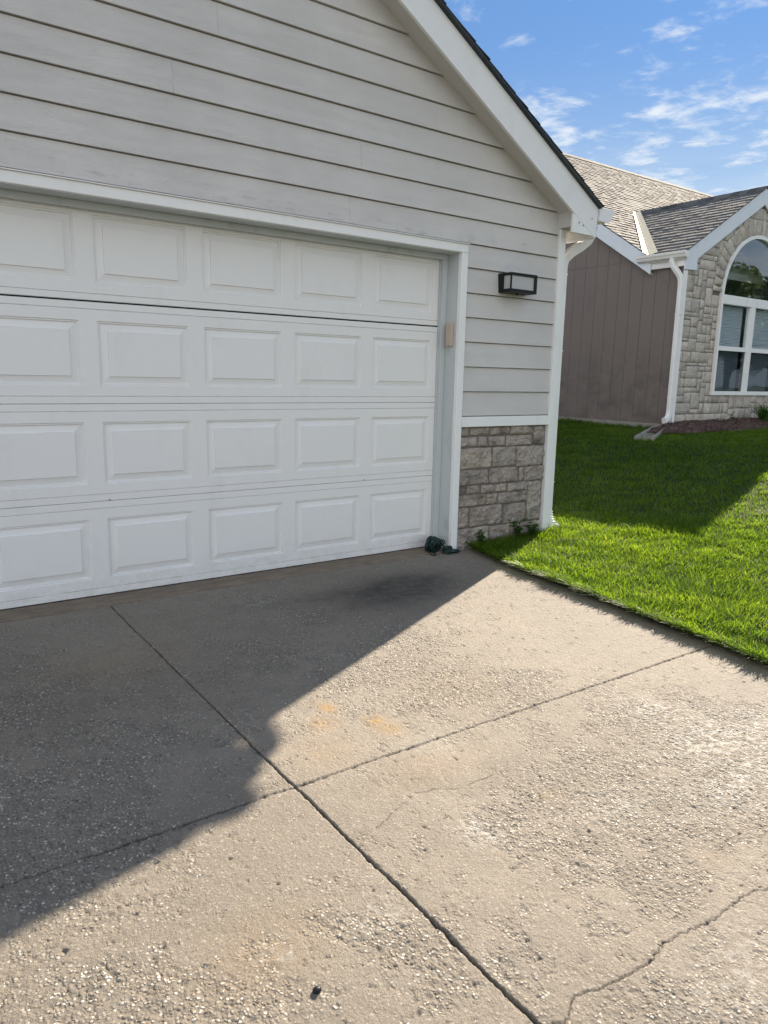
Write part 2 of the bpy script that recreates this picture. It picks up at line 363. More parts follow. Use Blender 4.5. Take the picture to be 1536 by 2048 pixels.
def concrete_mat():
    n = newmat('driveway_concrete')
    a = n.new('ShaderNodeAttribute', {'attribute_name': 'wear'}); b = n.new('ShaderNodeAttribute', {'attribute_name': 'marks'})
    sa = n.new('ShaderNodeSeparateColor', i0=a.outputs[0]); sb = n.new('ShaderNodeSeparateColor', i0=b.outputs[0])
    spall, groove, oil = sa.outputs[0], sa.outputs[1], sa.outputs[2]
    rust, white, dk = sb.outputs[0], sb.outputs[1], sb.outputs[2]
    m1 = n.noise(n.pos, 1.3, 4, 0.6); m2 = n.noise(n.pos, 9.0, 5, 0.7); fine = n.noise(n.pos, 330.0, 3, 0.8)
    c = n.mix(n.maprange(m1, 0.3, 0.7), (0.196, 0.172, 0.143), (0.250, 0.220, 0.184))
    c = n.mix(n.maprange(m2, 0.35, 0.75, 0, 0.45), c, (0.150, 0.130, 0.105))
    c = n.mix(n.maprange(n.noise(n.pos, 2.6, 5, 0.65), 0.48, 0.72, 0, 0.5), c, (0.125, 0.110, 0.090))
    c = n.mix(0.8, c, n.ramp(fine, [(0.28, 0.45), (0.5, 1.0), (0.72, 1.6)]), 'MULTIPLY')
    v = n.new('ShaderNodeTexVoronoi', {'feature': 'F1'}, Vector=n.vmath('ADD', n.pos, n.scale(n.noise(n.pos, 60, 2, 0.5, 0, True), (0.010, 0.010, 0.010))), Scale=122.0, Randomness=1.0)
    vr = n.new('ShaderNodeSeparateColor', i0=v.outputs['Color'])
    pal = n.ramp(vr.outputs[0], [(0.0, (0.10, 0.085, 0.07)), (0.3, (0.22, 0.195, 0.16)), (0.6, (0.36, 0.325, 0.27)), (0.82, (0.50, 0.46, 0.40)), (1.0, (0.68, 0.65, 0.59))])
    stone = n.maprange(v.outputs['Distance'], 0.62, 0.30)
    sm = n.math('MULTIPLY', n.math('MULTIPLY', stone, 1.0), n.math('MULTIPLY', n.math('ADD', n.math('MULTIPLY', spall, 0.95), 0.11), n.maprange(vr.outputs[1], 0.42, 0.55)))
    mat = n.mix(n.math('MULTIPLY', spall, 0.50), c, (0.175, 0.155, 0.132))
    c = n.mix(sm, mat, pal)
    wf = n.math('MULTIPLY', white, n.maprange(n.noise(n.pos, 45, 4, 0.7), 0.47, 0.60))
    c = n.mix(n.math('MULTIPLY', wf, 0.82), c, (0.46, 0.455, 0.43))
    rf = n.math('MULTIPLY', rust, n.maprange(n.noise(n.pos, 30, 4, 0.7), 0.3, 0.6, 0.3, 1.0))
    c = n.mix(n.math('MULTIPLY', rf, 0.75), c, (0.34, 0.20, 0.055))
    c = n.mix(n.math('MULTIPLY', dk, 0.55), c, (0.16, 0.145, 0.13))
    of = n.math('MULTIPLY', oil, n.maprange(n.noise(n.pos, 14, 5, 0.7), 0.2, 0.65, 0.5, 1.0))
    c = n.mix(n.math('MULTIPLY', of, 0.80), c, (0.028, 0.026, 0.024))
    c = n.mix(groove, c, (0.045, 0.04, 0.034))
    n.put(n.b.inputs['Base Color'], c); n.b.inputs['Roughness'].default_value = 0.8; n.b.inputs['Specular IOR Level'].default_value = 0.28
    nb = bump(n, fine, 0.0018)
    h = n.math('MULTIPLY', n.maprange(v.outputs['Distance'], 0.75, 0.1), n.math('MULTIPLY', n.math('ADD', spall, 0.05), n.maprange(vr.outputs[1], 0.35, 0.6, 0.25, 1.0)))
    nb = bump(n, h, 0.0042, nb)
    nb = bump(n, n.noise(n.pos, 110, 4, 0.75), 0.0022, nb)
    n.put(n.b.inputs['Normal'], nb); return n.mat
M['concrete'] = concrete_mat()

# ------------------------------------------------------------------ ground: driveway slab with its joints, cracks, pits and scaling
GZ = -0.015
def driveway():
    xs = np.concatenate([np.arange(-9.0, -3.4, 0.1), np.arange(-3.4, 0.22, 0.0031), [0.3, 0.5, 0.8]])
    ys = np.concatenate([np.arange(-14, -3.75, 0.1), np.arange(-3.75, -2.5, 0.0027), np.arange(-2.5, -0.178, 0.0045), [-0.178]])
    X, Y = np.meshgrid(xs, ys)
    wob = lambda t, s, a, sd: (fbm(t, t*0+sd, s, 4, int(sd), 0.65)-0.5)*2*a
    # scaled (spalled) patches
    pat = [(-2.96, -1.2, .22), (-2.83, -1.73, .25), (-3.0, -1.97, .22), (-2.75, -2.22, .12), (-3.14, -2.27, .15), (-2.9, -2.28, .12), (-1.55, -.88, .15), (-1.66, -.51, .13),
           (-1.91, -1.25, .2), (-1.61, -1.71, .22), (-1.67, -2.02, .12), (-1.44, -2.06, .15), (-1.82, -1.70, .13), (-1.07, -2.52, .22), (-1.1, -2.86, .25), (-1.26, -3.1, .2), (-1.6, -2.72, .16),
           (-1.84, -2.8, .14), (-1.55, -2.93, .16), (-1.6, -3.17, .1), (-1.82, -3.15, .1), (-1.9, -2.97, .12), (-2.05, -2.74, .08), (-2.56, -2.86, .08), (-2.5, -2.99, .08), (-2.92, -2.87, .10),
           (-3.12, -2.66, .08), (-2.46, -3.1, .08), (-2.07, -3.19, .06), (-2.79, -2.96, .08), (-3.0, -2.86, .1), (-1.3, -1.5, .2), (-0.7, -2.9, .3), (-2.15, -3.45, .12), (-1.2, -2.15, .15)]
    smo = [(-2.18, -.59, .3), (-2.69, -2.18, .1), (-2.0, -2.45, .2), (-2.72, -2.66, .12), (-.51, -1.8, .35), (-.36, -2.22, .3), (-.35, -2.58, .25), (-2.48, -2.54, .12), (-2.95, -2.62, .05), (-2.65, -2.89, .05)]
    P = np.zeros_like(X)
    for x, y, r in pat: P += np.exp(-((X-x)**2+(Y-y)**2)/(r*r))
    for x, y, r in smo: P -= 0.9*np.exp(-((X-x)**2+(Y-y)**2)/(r*r))
    P = np.clip(P, -0.6, 1.0)
    nz = fbm(X, Y, 0.09, 5, 3, 0.62)
    spall = sstep(0.50, 0.84, 0.34*P+nz)*1.0
    spall = np.clip(0.14+0.86*np.maximum(spall, sstep(0.64, 0.74, fbm(X, Y, 0.030, 4, 77, 0.6)+0.08*P)), 0, 1)
    spall *= 0.55+0.6*fbm(X, Y, 0.045, 3, 78)
    micro = fbm(X, Y, 0.014, 3, 11, 0.8)
    ledge = sstep(0.50, 0.545, fbm(X, Y, 0.050, 5, 141, 0.62))*sstep(0.25, 0.5, spall)
    Z = GZ-0.0009*ledge+(fbm(X, Y, 0.5, 2, 5)-0.5)*0.004+(micro-0.5)*(0.0012+0.0088*spall)-spall*0.0016
    # joints: broken-edged tooled grooves
    def line(dist, width, depth, wgt=1.0):
        return depth*np.exp(-(dist/width)**2*1.6)*wgt
    jx = -2.390+wob(Y, 0.10, 0.004, 5)+wob(Y, 0.012, 0.002, 15)-(Y+2.26)*0.0
    wj = 0.0026+0.0008*sstep(-1.0, -3.4, Y)+0.008*np.clip(fbm(Y, Y*0, 0.035, 4, 8, 0.7)-0.5, 0, 1)
    d1 = np.abs(X-jx); g1 = np.exp(-(d1/wj)**2)
    jy = -2.283+(X+2.39)*(-0.012)+wob(X, 0.08, 0.004, 6)+wob(X, 0.012, 0.002, 16)
    wj2 = 0.0027+0.010*np.clip(fbm(X, X*0, 0.03, 4, 9, 0.7)-0.52, 0, 1)
    d2 = np.abs(Y-jy); g2 = np.exp(-(d2/wj2)**2)
    # cracks
    cx = np.array([-2.60, -2.368, -2.34, -2.316, -2.298, -2.277, -2.227, -2.17, -2.135, -2.043, -1.992, -1.887, -1.848, -1.791, -1.741, -1.691, -1.608, -1.4, -1.1, -0.7, -0.3, 0.3])
    cy = np.array([-3.30, -3.307, -3.318, -3.312, -3.296, -3.293, -3.305, -3.312, -3.320, -3.316, -3.307, -3.322, -3.33, -3.329, -3.332, -3.324, -3.347, -3.35, -3.33, -3.36, -3.35, -3.37])
    yc = np.interp(X, cx, cy)+wob(X, 0.035, 0.007, 21)+wob(X, 0.012, 0.006, 22)
    g3 = np.exp(-(np.abs(Y-yc)/0.0019)**2)*(X > -2.38)*sstep(0.25, 0.45, fbm(X, X*0, 0.05, 2, 4)+0.2)
    yc2 = np.interp(X, [-2.39, -2.226, -2.114, -2.032, -1.967, -1.821, -1.6], [-2.63, -2.565, -2.515, -2.535, -2.575, -2.57, -2.62])+wob(X, 0.03, 0.008, 23)
    g4 = 0.6*np.exp(-(np.abs(Y-yc2)/0.0028)**2)*(X > -2.30)*(X < -1.7)*sstep(0.45, 0.6, fbm(X, X*0, 0.04, 2, 14)+0.1)
    groove = np.clip(np.maximum.reduce([g1, g2, 0.75*g3, g4]), 0, 1)
    chip = np.maximum(np.exp(-(d1/0.013)**2), np.exp(-(d2/0.011)**2))*sstep(0.52, 0.72, fbm(X, Y, 0.022, 3, 31))
    Z -= 0.011*g1+0.009*g2+0.0045*g3+0.004*g4+0.0035*chip
    spall = np.maximum(spall, chip*0.8)
    # pits
    pits = [(-2.861, -2.398, 11), (-2.82, -2.451, 7), (-2.695, -2.49, 11), (-2.692, -2.593, 8), (-3.036, -2.456, 9), (-2.961, -2.555, 10), (-2.652, -2.138, 6), (-2.544, -2.105, 8), (-2.474, -2.383, 6),
            (-2.448, -2.797, 8), (-2.966, -2.72, 6), (-3.064, -2.735, 6), (-3.178, -2.67, 5), (-3.187, -2.538, 7), (-2.705, -3.075, 8), (-1.864, -2.291, 8), (-2.244, -2.747, 8), (-1.891, -2.865, 7),
            (-1.941, -3.015, 9), (-2.249, -3.126, 9), (-2.263, -3.18, 9), (-2.042, -3.505, 8), (-2.571, -3.14, 8), (-1.233, -2.719, 9), (-1.451, -3.187, 10), (-.626, -2.316, 8), (-.405, -2.629, 9),
            (-1.803, -2.94, 10), (-2.01, -3.061, 6), (-1.744, -3.271, 9), (-2.044, -1.906, 7), (-1.929, -2.0, 7), (-.458, -1.625, 9)]
    rg = np.random.default_rng(4)
    for _ in range(330):
        pits.append((rg.uniform(-3.35, 0.0), rg.uniform(-3.6, -0.9), rg.uniform(2.2, 4.2)))
    pd = np.zeros_like(X)
    for x, y, r in pits:
        r *= 0.00072
        i0, i1 = np.searchsorted(ys, [y-3*r, y+3*r]); j0, j1 = np.searchsorted(xs, [x-3*r, x+3*r])
        if i1 <= i0 or j1 <= j0: continue
        sx, sy = X[i0:i1, j0:j1], Y[i0:i1, j0:j1]
        rr = np.sqrt((sx-x)**2+((sy-y)*1.15)**2)*(1+1.5*(fbm(sx, sy, 0.009, 3, 90)-0.5))
        pd[i0:i1, j0:j1] = np.maximum(pd[i0:i1, j0:j1], sstep(1.15*r, 0.55*r, rr)*min(0.007, r*0.75))
    cp = sstep(0.735, 0.79, fbm(X, Y, 0.020, 4, 131, 0.65)+0.05*spall)
    Z -= 0.75*pd+0.0014*cp
    groove = np.maximum(groove, np.clip(pd/0.006, 0, 1)*0.35)
    G = lambda L: np.clip(sum(a*np.exp(-(((X-x)/rx)**2+((Y-y)/ry)**2)) for x, y, rx, ry, a in L), 0, 1)
    oil = G([(-0.92, -.80, .42, .23, 1.15), (-0.66, -0.62, .30, .18, .7), (-1.35, -.62, .3, .1, .35), (-1.7, -.6, .2, .1, .15), (-2.6, -1.3, .5, .4, .12), (-3.1, -1.0, .4, .5, .12)])
    rust = G([(-2.03, -1.87, .028, .05, .95), (-2.11, -1.975, .05, .05, .55), (-1.935, -2.06, .035, .045, .9), (-1.92, -2.14, .05, .05, .6), (-2.2, -2.15, .12, .1, .22), (-1.95, -2.42, .2, .1, .15), (-2.6, -1.0, .3, .2, .18), (-1.5, -2.0, .2, .2, .1), (-1.75, -2.75, .05, .03, .18), (-1.62, -3.2, .05, .03, .15), (-2.75, -2.82, .15, .1, .22)])
    white = G([(-.94, -2.83, .3, .12, .9), (-1.15, -3.05, .25, .09, .85), (-.98, -2.57, .12, .10, .9), (-2.06, -2.765, .06, .07, .8), (-1.86, -2.3, .08, .08, .4), (-1.62, -2.9, .12, .07, .5), (-2.5, -2.87, .07, .05, .6), (-2.72, -2.84, .05, .04, .5), (-1.9, -3.46, .25, .1, .4), (-.6, -3.0, .3, .15, .8), (-1.68, -0.55, .1, .06, .6)])
    dk = G([(-.5, -2.68, .28, .14, .6), (-.6, -1.85, .25, .2, .5), (-.35, -2.14, .2, .12, .4), (-2.27, -3.14, .08, .06, .6), (-2.7, -2.8, .15, .05, .2), (-1.0, -1.2, .3, .15, .35), (-2.15, -3.45, .1, .06, .4), (-.15, -1.3, .25, .5, .35)])
    me = grid_mesh('driveway', X, Y, Z)
    for nm, ch in (('wear', (spall, groove, oil)), ('marks', (rust, white, dk))):
        at = me.attributes.new(nm, 'FLOAT_COLOR', 'POINT'); arr = np.ones((X.size, 4), np.float32)
        for i, c in enumerate(ch): arr[:, i] = c.ravel()
        at.data.foreach_set('color', arr.ravel())
    tag(link('driveway', me, M['concrete'], smooth=True), kind='structure')
driveway()

# garage floor edge: the strip of slab in front of the door
def slab_edge():
    xs = np.concatenate([np.arange(-5.2, -3.3, 0.05), np.arange(-3.3, 0.10, 0.008)]); t = np.linspace(0, 1, 30)
    X, T = np.meshgrid(xs, t)
    front = -0.171+(fbm(X, X*0, 0.12, 4, 51, 0.7)-0.5)*0.022
    Y = front+T*(0.6-front)*1.0; Y = front+(T**1.8)*(0.5-front)
    Z = -0.004+(fbm(X, Y, 0.03, 3, 52)-0.5)*0.004-0.022*np.exp(-T*16)
    me = grid_mesh('garage_floor', X, Y, Z)
    n = newmat('apron_concrete')
    f = n.noise(n.pos, 200, 4, 0.8); g = n.noise(n.scale(n.pos, (1, 2.5, 1)), 7, 5, 0.7)
    c = n.mix(n.maprange(g, 0.3, 0.7), (0.15, 0.115, 0.085), (0.22, 0.175, 0.13))
    c = n.mix(0.7, c, n.ramp(f, [(0.3, 0.5), (0.7, 1.4)]), 'MULTIPLY')
    n.put(n.b.inputs['Base Color'], c); n.b.inputs['Roughness'].default_value = 0.9; n.put(n.b.inputs['Normal'], bump(n, f, 0.002))
    tag(link('garage_floor', me, n.mat, smooth=True), kind='structure')
slab_edge()

# ------------------------------------------------------------------ lawn
def lawn_h(x, y):
    x = np.asarray(x, float); y = np.asarray(y, float)
    t = np.clip((x-0.5)/6.0, 0, 1)
    h = 0.54*(0.15*t+0.85*t*t*(3-2*t))*sstep(-9.0, 1.0, y)
    return h+0.004+(fbm(x+50, y+50, 1.3, 3, 61)-0.5)*0.05*sstep(0.4, 1.8, x)
def xedge(y): return np.where(np.asarray(y) < -0.19, 0.175+(np.asarray(y)+0.258)*0.134+0.05*sstep(-0.75, -0.25, np.asarray(y)), 1.04)
def lawn():
    ys = np.concatenate([np.linspace(-14, -4, 30), np.arange(-4, -0.2, 0.06), [-0.195, -0.185], np.arange(-0.1, 5, 0.08), np.linspace(5.2, 45, 60)])
    t = np.concatenate([[0, 0.0001], np.linspace(0.002, 0.15, 70), np.linspace(0.16, 1, 60)])
    T, Y = np.meshgrid(t, ys)
    X0 = xedge(Y); X = X0+T*(45-X0); Z = lawn_h(X, Y); Z[:, 0] = -0.06
    tag(link('lawn', grid_mesh('lawn', X, Y, Z), M['soil'], smooth=True), kind='structure')
    mb = MB(); mb.add([(-400, -400, -0.06), (400, -400, -0.06), (400, 400, -0.06), (-400, 400, -0.06)], [(0, 1, 2, 3)])
    tag(mb.build('ground', M['soil']), kind='structure')
lawn()

def blades(P, H, W, lean, ang, curve):
    """P (n,3) bases; returns V, faces for tapered bent blades"""
    n = len(P); dx, dy = np.cos(ang), np.sin(ang)            # lean direction
    sx, sy = -dy, dx                                          # blade width direction, jittered
    tw = np.random.default_rng(n).uniform(-0.9, 0.9, n); c, s = np.cos(tw), np.sin(tw); sx, sy = sx*c-sy*s, sx*s+sy*c
    V = np.zeros((n, 7, 3)); ts = [0, 0.4, 0.75, 1.0]; ws = [0.8, 1.0, 0.62]
    for i, t in enumerate(ts):
        off = lean*t+curve*t*t; hz = H*(t-0.18*np.clip(lean+curve, 0, 2)*t*t)
        cx = P[:, 0]+dx*off*H; cy = P[:, 1]+dy*off*H; cz = P[:, 2]+hz
        if i < 3:
            w_ = W*ws[i]/2
            V[:, 2*i] = np.stack([cx-sx*w_, cy-sy*w_, cz], 1); V[:, 2*i+1] = np.stack([cx+sx*w_, cy+sy*w_, cz], 1)
        else: V[:, 6] = np.stack([cx, cy, cz], 1)
    b = (np.arange(n)*7)[:, None]
    Q = np.concatenate([b+np.array([0, 1, 3, 2]), b+np.array([2, 3, 5, 4])]); Tt = b+np.array([4, 5, 6])
    return V.reshape(-1, 3), Q, Tt

def grass():
    rg = np.random.default_rng(12); parts = []
    def region(x0, x1, y0, y1, dens, h, wd, keep):
        n = int((x1-x0)*(y1-y0)*dens); x = rg.uniform(x0, x1, n); y = rg.uniform(y0, y1, n)
        k = keep(x, y)&(x > xedge(y)+0.005); x, y = x[k], y[k]; n = len(x)
        cl = fbm(x, y, 0.14, 3, 71)                           # clumps
        big = fbm(x, y, 0.9, 2, 72)
        H = h*(0.55+0.75*cl+0.25*(big-0.5))*rg.uniform(0.65, 1.25, n)
        flow = 2*np.pi*fbm(x, y, 0.35, 2, 73)*2.2
        ang = flow+rg.normal(0, 1.1, n)
        parts.append((x, y, H, wd*rg.uniform(0.7, 1.3, n), rg.uniform(0.1, 0.75, n), ang, rg.uniform(0, 0.7, n)))
    house = lambda x, y: ~((x > 6.33) & (y > 2.25)) & ~((x > 5.7) & (y > 1.66+0.03*np.sin(x*5)+0.35*sstep(6.3, 5.6, x)) & (y < 2.33))
    near = lambda x, y: (x-CAM[0])**2+(y-CAM[1])**2 < 6.6**2
    region(-0.6, 3.6, -4.6, 1.6, 8000, 0.050, 0.0044, lambda x, y: near(x, y))
    region(0.6, 7.5, -4.5, 7.0, 3200, 0.045, 0.0062, lambda x, y: (~near(x, y)) & house(x, y))
    region(7.5, 14, -5, 2.2, 900, 0.06, 0.009, lambda x, y: house(x, y))
    region(-0.9, 8, -8.0, -4.5, 900, 0.06, 0.008, lambda x, y: x > -1)
    region(1.04, 6.3, 4.5, 13, 500, 0.06, 0.011, lambda x, y: x > 0)
    # fringe hanging over the driveway edge
    n = 8000; y = rg.uniform(-4.5, -0.2, n); x = xedge(y)+rg.exponential(0.022, n)-0.008+0.03*(fbm(y, y*0, 0.12, 3, 75)-0.5)
    parts.append((x, y, 0.054*rg.uniform(0.4, 1.4, n)*(0.5+0.9*fbm(y, y*0, 0.09, 3, 76)), 0.0052*rg.uniform(0.7, 1.3, n), rg.uniform(0.3, 1.25, n), np.pi+rg.normal(0, 0.75, n), rg.uniform(0.1, 0.8, n)))
    n = 2600; y = rg.uniform(-4.5, -0.3, n); cl2 = fbm(y, y*0, 0.16, 4, 79, 0.65); k = rg.random(n) < np.clip((cl2-0.35)*2.6, 0.08, 1); y = y[k]; n = len(y); x = xedge(y)+rg.uniform(-0.012, 0.02, n)
    parts.append((x, y, 0.052*rg.uniform(0.4, 1.3, n), 0.0056*rg.uniform(0.7, 1.3, n), rg.uniform(0.7, 1.5, n), np.pi+rg.normal(0, 0.6, n), rg.uniform(0.5, 1.3, n)))
    # taller untrimmed grass along the stone base and the corner
    n = 1500; x = rg.uniform(0.2, 1.15, n); y = -0.20-rg.exponential(0.05, n); k = x > xedge(y); x, y = x[k], y[k]; n = len(x)
    parts.append((x, y, 0.058*rg.uniform(0.5, 1.3, n), 0.0046*rg.uniform(0.7, 1.3, n), rg.uniform(0.1, 0.7, n), rg.uniform(0, 6.28, n), rg.uniform(0, 0.7, n)))
    n = 1600; y = rg.uniform(-0.3, 3.0, n); x = 1.06+rg.exponential(0.06, n)
    parts.append((x, y, 0.09*rg.uniform(0.5, 1.4, n), 0.0046*rg.uniform(0.7, 1.3, n), rg.uniform(0.1, 0.8, n), rg.uniform(0, 6.28, n), rg.uniform(0, 0.8, n)))
    # wisps against the neighbour's foundation
    n = 3000; y = rg.uniform(2.4, 9, n); x = 6.33-rg.exponential(0.04, n)
    parts.append((x, y, 0.075*rg.uniform(0.5, 1.3, n), 0.007*rg.uniform(0.7, 1.3, n), rg.uniform(0.1, 0.5, n), rg.uniform(0, 6.28, n), rg.uniform(0, 0.5, n)))
    x, y, H, W, lean, ang, cv = [np.concatenate(c) for c in zip(*parts)]
    V, Q, T = blades(np.stack([x, y, lawn_h(x, y)-0.004], 1), H, W, lean, ang, cv)
    o = link('grass', npmesh('grass', V, [Q, T]), M['grass']); tag(o, 'bright green mown lawn grass between the two houses', 'grass', kind='stuff')
grass()

# ------------------------------------------------------------------ shared builders
def shingles(mb, O, U, Vv, u0f, u1f, vmax, e=0.14, base=0.004, seed=1, wmin=0.12, wmax=0.34, th=(0.004, 0.011)):
    """courses of ragged architectural shingles on a slope. O eave origin, U along eave, Vv up the slope (unit), ranges by functions of v"""
    O, U, Vv = Vector(O), Vector(U), Vector(Vv); N = U.cross(Vv).normalized()
    if N.z < 0: N = -N
    rr = random.Random(seed); v = 0.0
    while v < vmax:
        a, b = u0f(v), u1f(v); u = a
        v2 = min(v+e*1.12, vmax)
        while u < b-0.01:
            w_ = min(rr.uniform(wmin, wmax), b-u); thick = base+rr.choice(th)+rr.uniform(0, 0.002)
            dv = rr.uniform(-0.004, 0.006) if thick > base+th[1]-0.001 else 0.012
            a2, b2 = max(u, u0f(v2)), min(u+w_, u1f(v2))
            if b2 <= a2: a2 = b2 = (a2+b2)/2
            L = lambda uu, vv, h: O+U*uu+Vv*vv+N*h
            p = [L(u, v+dv, 0), L(u+w_-0.004, v+dv, 0), L(u+w_-0.004, v+dv, thick), L(u, v+dv, thick), L(a2, v2, 0.0), L(b2, v2, 0.0), L(b2, v2, 0.003), L(a2, v2, 0.003)]
            mb.add(p, [(0, 1, 2, 3), (3, 2, 6, 7), (1, 5, 6, 2), (0, 3, 7, 4)])
            u += w_
        v += e
    return mb

def stones_mesh(rects, yf, dirn, mat, name, parent, proud=0.022, res=0.035, seed=0, polys=(), label=None, ew=0.009):
    """rects (x0,x1,z0,z1) as rock-faced blocks on the plane y=yf facing -y; polys: 4-corner blocks"""
    V = []; F = []; rr = np.random.default_rng(seed); base = 0
    items = [((x0, z0), (x1, z0), (x1, z1), (x0, z1)) for x0, x1, z0, z1 in rects]+list(polys)
    for q in items:
        q = np.array(q, float); q = q+rr.uniform(-0.004, 0.004, q.shape)
        wx = np.linalg.norm(q[1]-q[0]); wz = np.linalg.norm(q[3]-q[0])
        nx = max(5, int(wx/res)); nz = max(5, int(wz/res))
        s = np.linspace(0, 1, nx); t = np.linspace(0, 1, nz)
        es = min(ew/wx, 0.2); et = min(ew/wz, 0.2); s[1], s[-2] = es, 1-es; t[1], t[-2] = et, 1-et
        S, T = np.meshgrid(s, t)
        P = ((1-S)*(1-T))[..., None]*q[0]+(S*(1-T))[..., None]*q[1]+(S*T)[..., None]*q[2]+((1-S)*T)[..., None]*q[3]
        ox, oz = rr.uniform(0, 99, 2)
        edge = np.minimum(np.minimum(S*wx, (1-S)*wx), np.minimum(T*wz, (1-T)*wz))
        jit = (fbm(P[..., 0]*1.0+ox, P[..., 1]+oz, 0.04, 3, seed)-0.5)
        h = proud*(0.45+0.35*rr.random())+proud*0.95*(fbm(P[..., 0]+ox, P[..., 1]+oz, 0.055, 5, seed+5, 0.62)-0.35)
        rd = 1-np.abs(2*fbm(P[..., 0]*1.0+ox*3, P[..., 1]*1.6+oz, 0.075, 4, seed+9, 0.6)-1)       # broken ridges
        h = h+proud*0.55*(sstep(0.80, 0.99, rd)-0.3)
        h = h*sstep(0, ew*1.1, edge)
        tilt = rr.uniform(-0.1, 0.1)*proud; h = h+tilt*(S-0.5)*sstep(0, ew*1.1, edge)
        cen = q.mean(0)
        border = (edge < 1e-6)
        P = P+np.where(border, 1, 0)[..., None]*(jit*0.012)[..., None]*np.sign(cen-P)
        Y = yf-h
        vv = np.stack([P[..., 0].ravel(), Y.ravel(), P[..., 1].ravel()], 1)
        idx = np.arange(nx*nz).reshape(nz, nx)+base
        V.append(vv); F.append(np.stack([idx[:-1, :-1].ravel(), idx[:-1, 1:].ravel(), idx[1:, 1:].ravel(), idx[1:, :-1].ravel()], 1)); base += nx*nz
    return link(name, npmesh(name, np.concatenate(V), [np.concatenate(F)]), mat, parent, smooth=True, label=label)

# ------------------------------------------------------------------ the garage
CX = -2.387                                   # centre line of the garage
def mir(x): return 2*CX-x
garage = thing('garage', 'pale grey lap-sided garage with white trim, stone base and a steep gable', 'garage', (CX, -0.16, 0))
def soff(x): return 2.476-0.585*(abs(x-CX)+CX-0.965)      # soffit line
def rtop(x): return 2.535-0.580*(abs(x-CX)+CX-1.238)      # top of shingles
XC = 0.99; YB = 7.0
seams = [0.972, 1.146, 1.32, 1.492, 1.66, 1.825, 1.992, 2.150, 2.312, 2.474, 2.640, 2.806, 2.972, 3.138, 3.304, 3.470, 3.636, 3.802, 3.968, 4.134, 4.30, 4.47]
def siding():
    mb = MB()
    def board(xa, xb, z0, z1, clip):
        zt = z1-0.001; z0 = z0+0.0055
        def lim(x, z, side):
            if not clip: return x
            xr = 0.965+(2.476-z)/0.585+0.02; return min(x, xr) if side > 0 else max(x, mir(xr))
        a0, b0, a1, b1 = lim(xa, z0, -1), lim(xb, z0, 1), lim(xa, zt, -1), lim(xb, zt, 1)
        if b0-a0 < 0.02: return
        if b1 < a1: a1 = b1 = (a1+b1)/2
        yo, yi = -0.1790, -0.1640
        mb.add([(a0, yo, z0), (b0, yo, z0), (b1, yi, zt), (a1, yi, zt), (a0, -0.150, z0), (b0, -0.150, z0), (b1, -0.150, zt), (a1, -0.150, zt)],
               [(0, 1, 2, 3), (4, 5, 1, 0), (1, 5, 6, 2), (0, 3, 7, 4)])
    cuts = {7: [-0.874, -3.9], 8: [-2.9], 9: [-0.795, -4.2], 10: [-1.95], 11: [-0.22, -3.3], 12: [-1.7], 13: [-2.9], 14: [-1.3]}
    for k in range(len(seams)-1):
        z0, z1 = seams[k], seams[k+1]
        if k < 7:
            board(0.089, XC, z0, z1, False); board(mir(XC), mir(0.089), z0, z1, False)
        else:
            xs = [mir(XC)]+sorted(cuts.get(k, []))+[XC]
            for a, b in zip(xs[:-1], xs[1:]): board(a+0.0005, b-0.0005, z0, z1, True)
    mb.build('lap_siding', M['siding'], garage)
siding()
# wall core behind the cladding (closed building)
mb = MB()
zt = soff(XC)
mb.box(0.06, 1.03, -0.149, 0.1, -0.1, 2.13); mb.box(mir(1.03), mir(0.06), -0.149, 0.1, -0.1, 2.13)
mb.prism([(mir(1.03), 2.13), (1.03, 2.13), (1.03, soff(1.03)+0.03), (CX, soff(CX)+0.05), (mir(1.03), soff(1.03)+0.03)], 'y', -0.149, 0.1)
mb.box(0.95, 1.03, 0.1, YB, -0.1, 2.42); mb.box(mir(1.03), mir(0.95), 0.1, YB, -0.1, 2.42)
mb.prism([(mir(1.03), -0.1), (1.03, -0.1), (1.03, soff(1.03)+0.03), (CX, soff(CX)+0.05), (mir(1.03), soff(1.03)+0.03)], 'y', YB-0.1, YB)
mb.build('wall', M['siding'], garage)
for s in (1, -1):                             # lap siding down both side walls
    mb = MB(); z = 0.05; xo = 1.045 if s > 0 else mir(1.045); xi = 1.032 if s > 0 else mir(1.032)
    while z < 2.3:
        p = [(xo, -0.1, z), (xo, YB, z), (xi, YB, z+0.176), (xi, -0.1, z+0.176)]
        mb.add(p+[(xi, -0.1, z), (xi, YB, z)], [(0, 1, 2, 3) if s > 0 else (3, 2, 1, 0), (4, 5, 1, 0)]); z += 0.166
    mb.build('side_siding', M['siding'], garage)
# stone base beside the door (layout follows the photo), mirrored on the far side
GS = [(.089, .187, .827, .893), (.187, .387, .827, .893), (.387, .6, .826, .893), (.6, .849, .826, .893), (.849, .99, .742, .893),
      (.089, .267, .745, .827), (.267, .375, .745, .827), (.375, .556, .744, .826), (.556, .849, .741, .826),
      (.09, .423, .583, .745), (.423, .675, .582, .744), (.675, .99, .577, .741),
      (.09, .398, .463, .583), (.398, .718, .461, .582), (.718, .778, .459, .577), (.778, .99, .455, .577),
      (.09, .18, .396, .463), (.18, .323, .395, .463), (.323, .466, .392, .461), (.466, .598, .390, .459), (.598, .822, .386, .457), (.822, .99, .134, .455),
      (.09, .379, .302, .396), (.379, .501, .300, .392), (.501, .822, .295, .388),
      (.09, .217, .142, .302), (.217, .561, .140, .298), (.561, .822, .134, .293),
      (.09, .425, -.05, .142), (.425, .652, -.05, .138), (.652, .99, -.05, .134)]
g = 0.0045
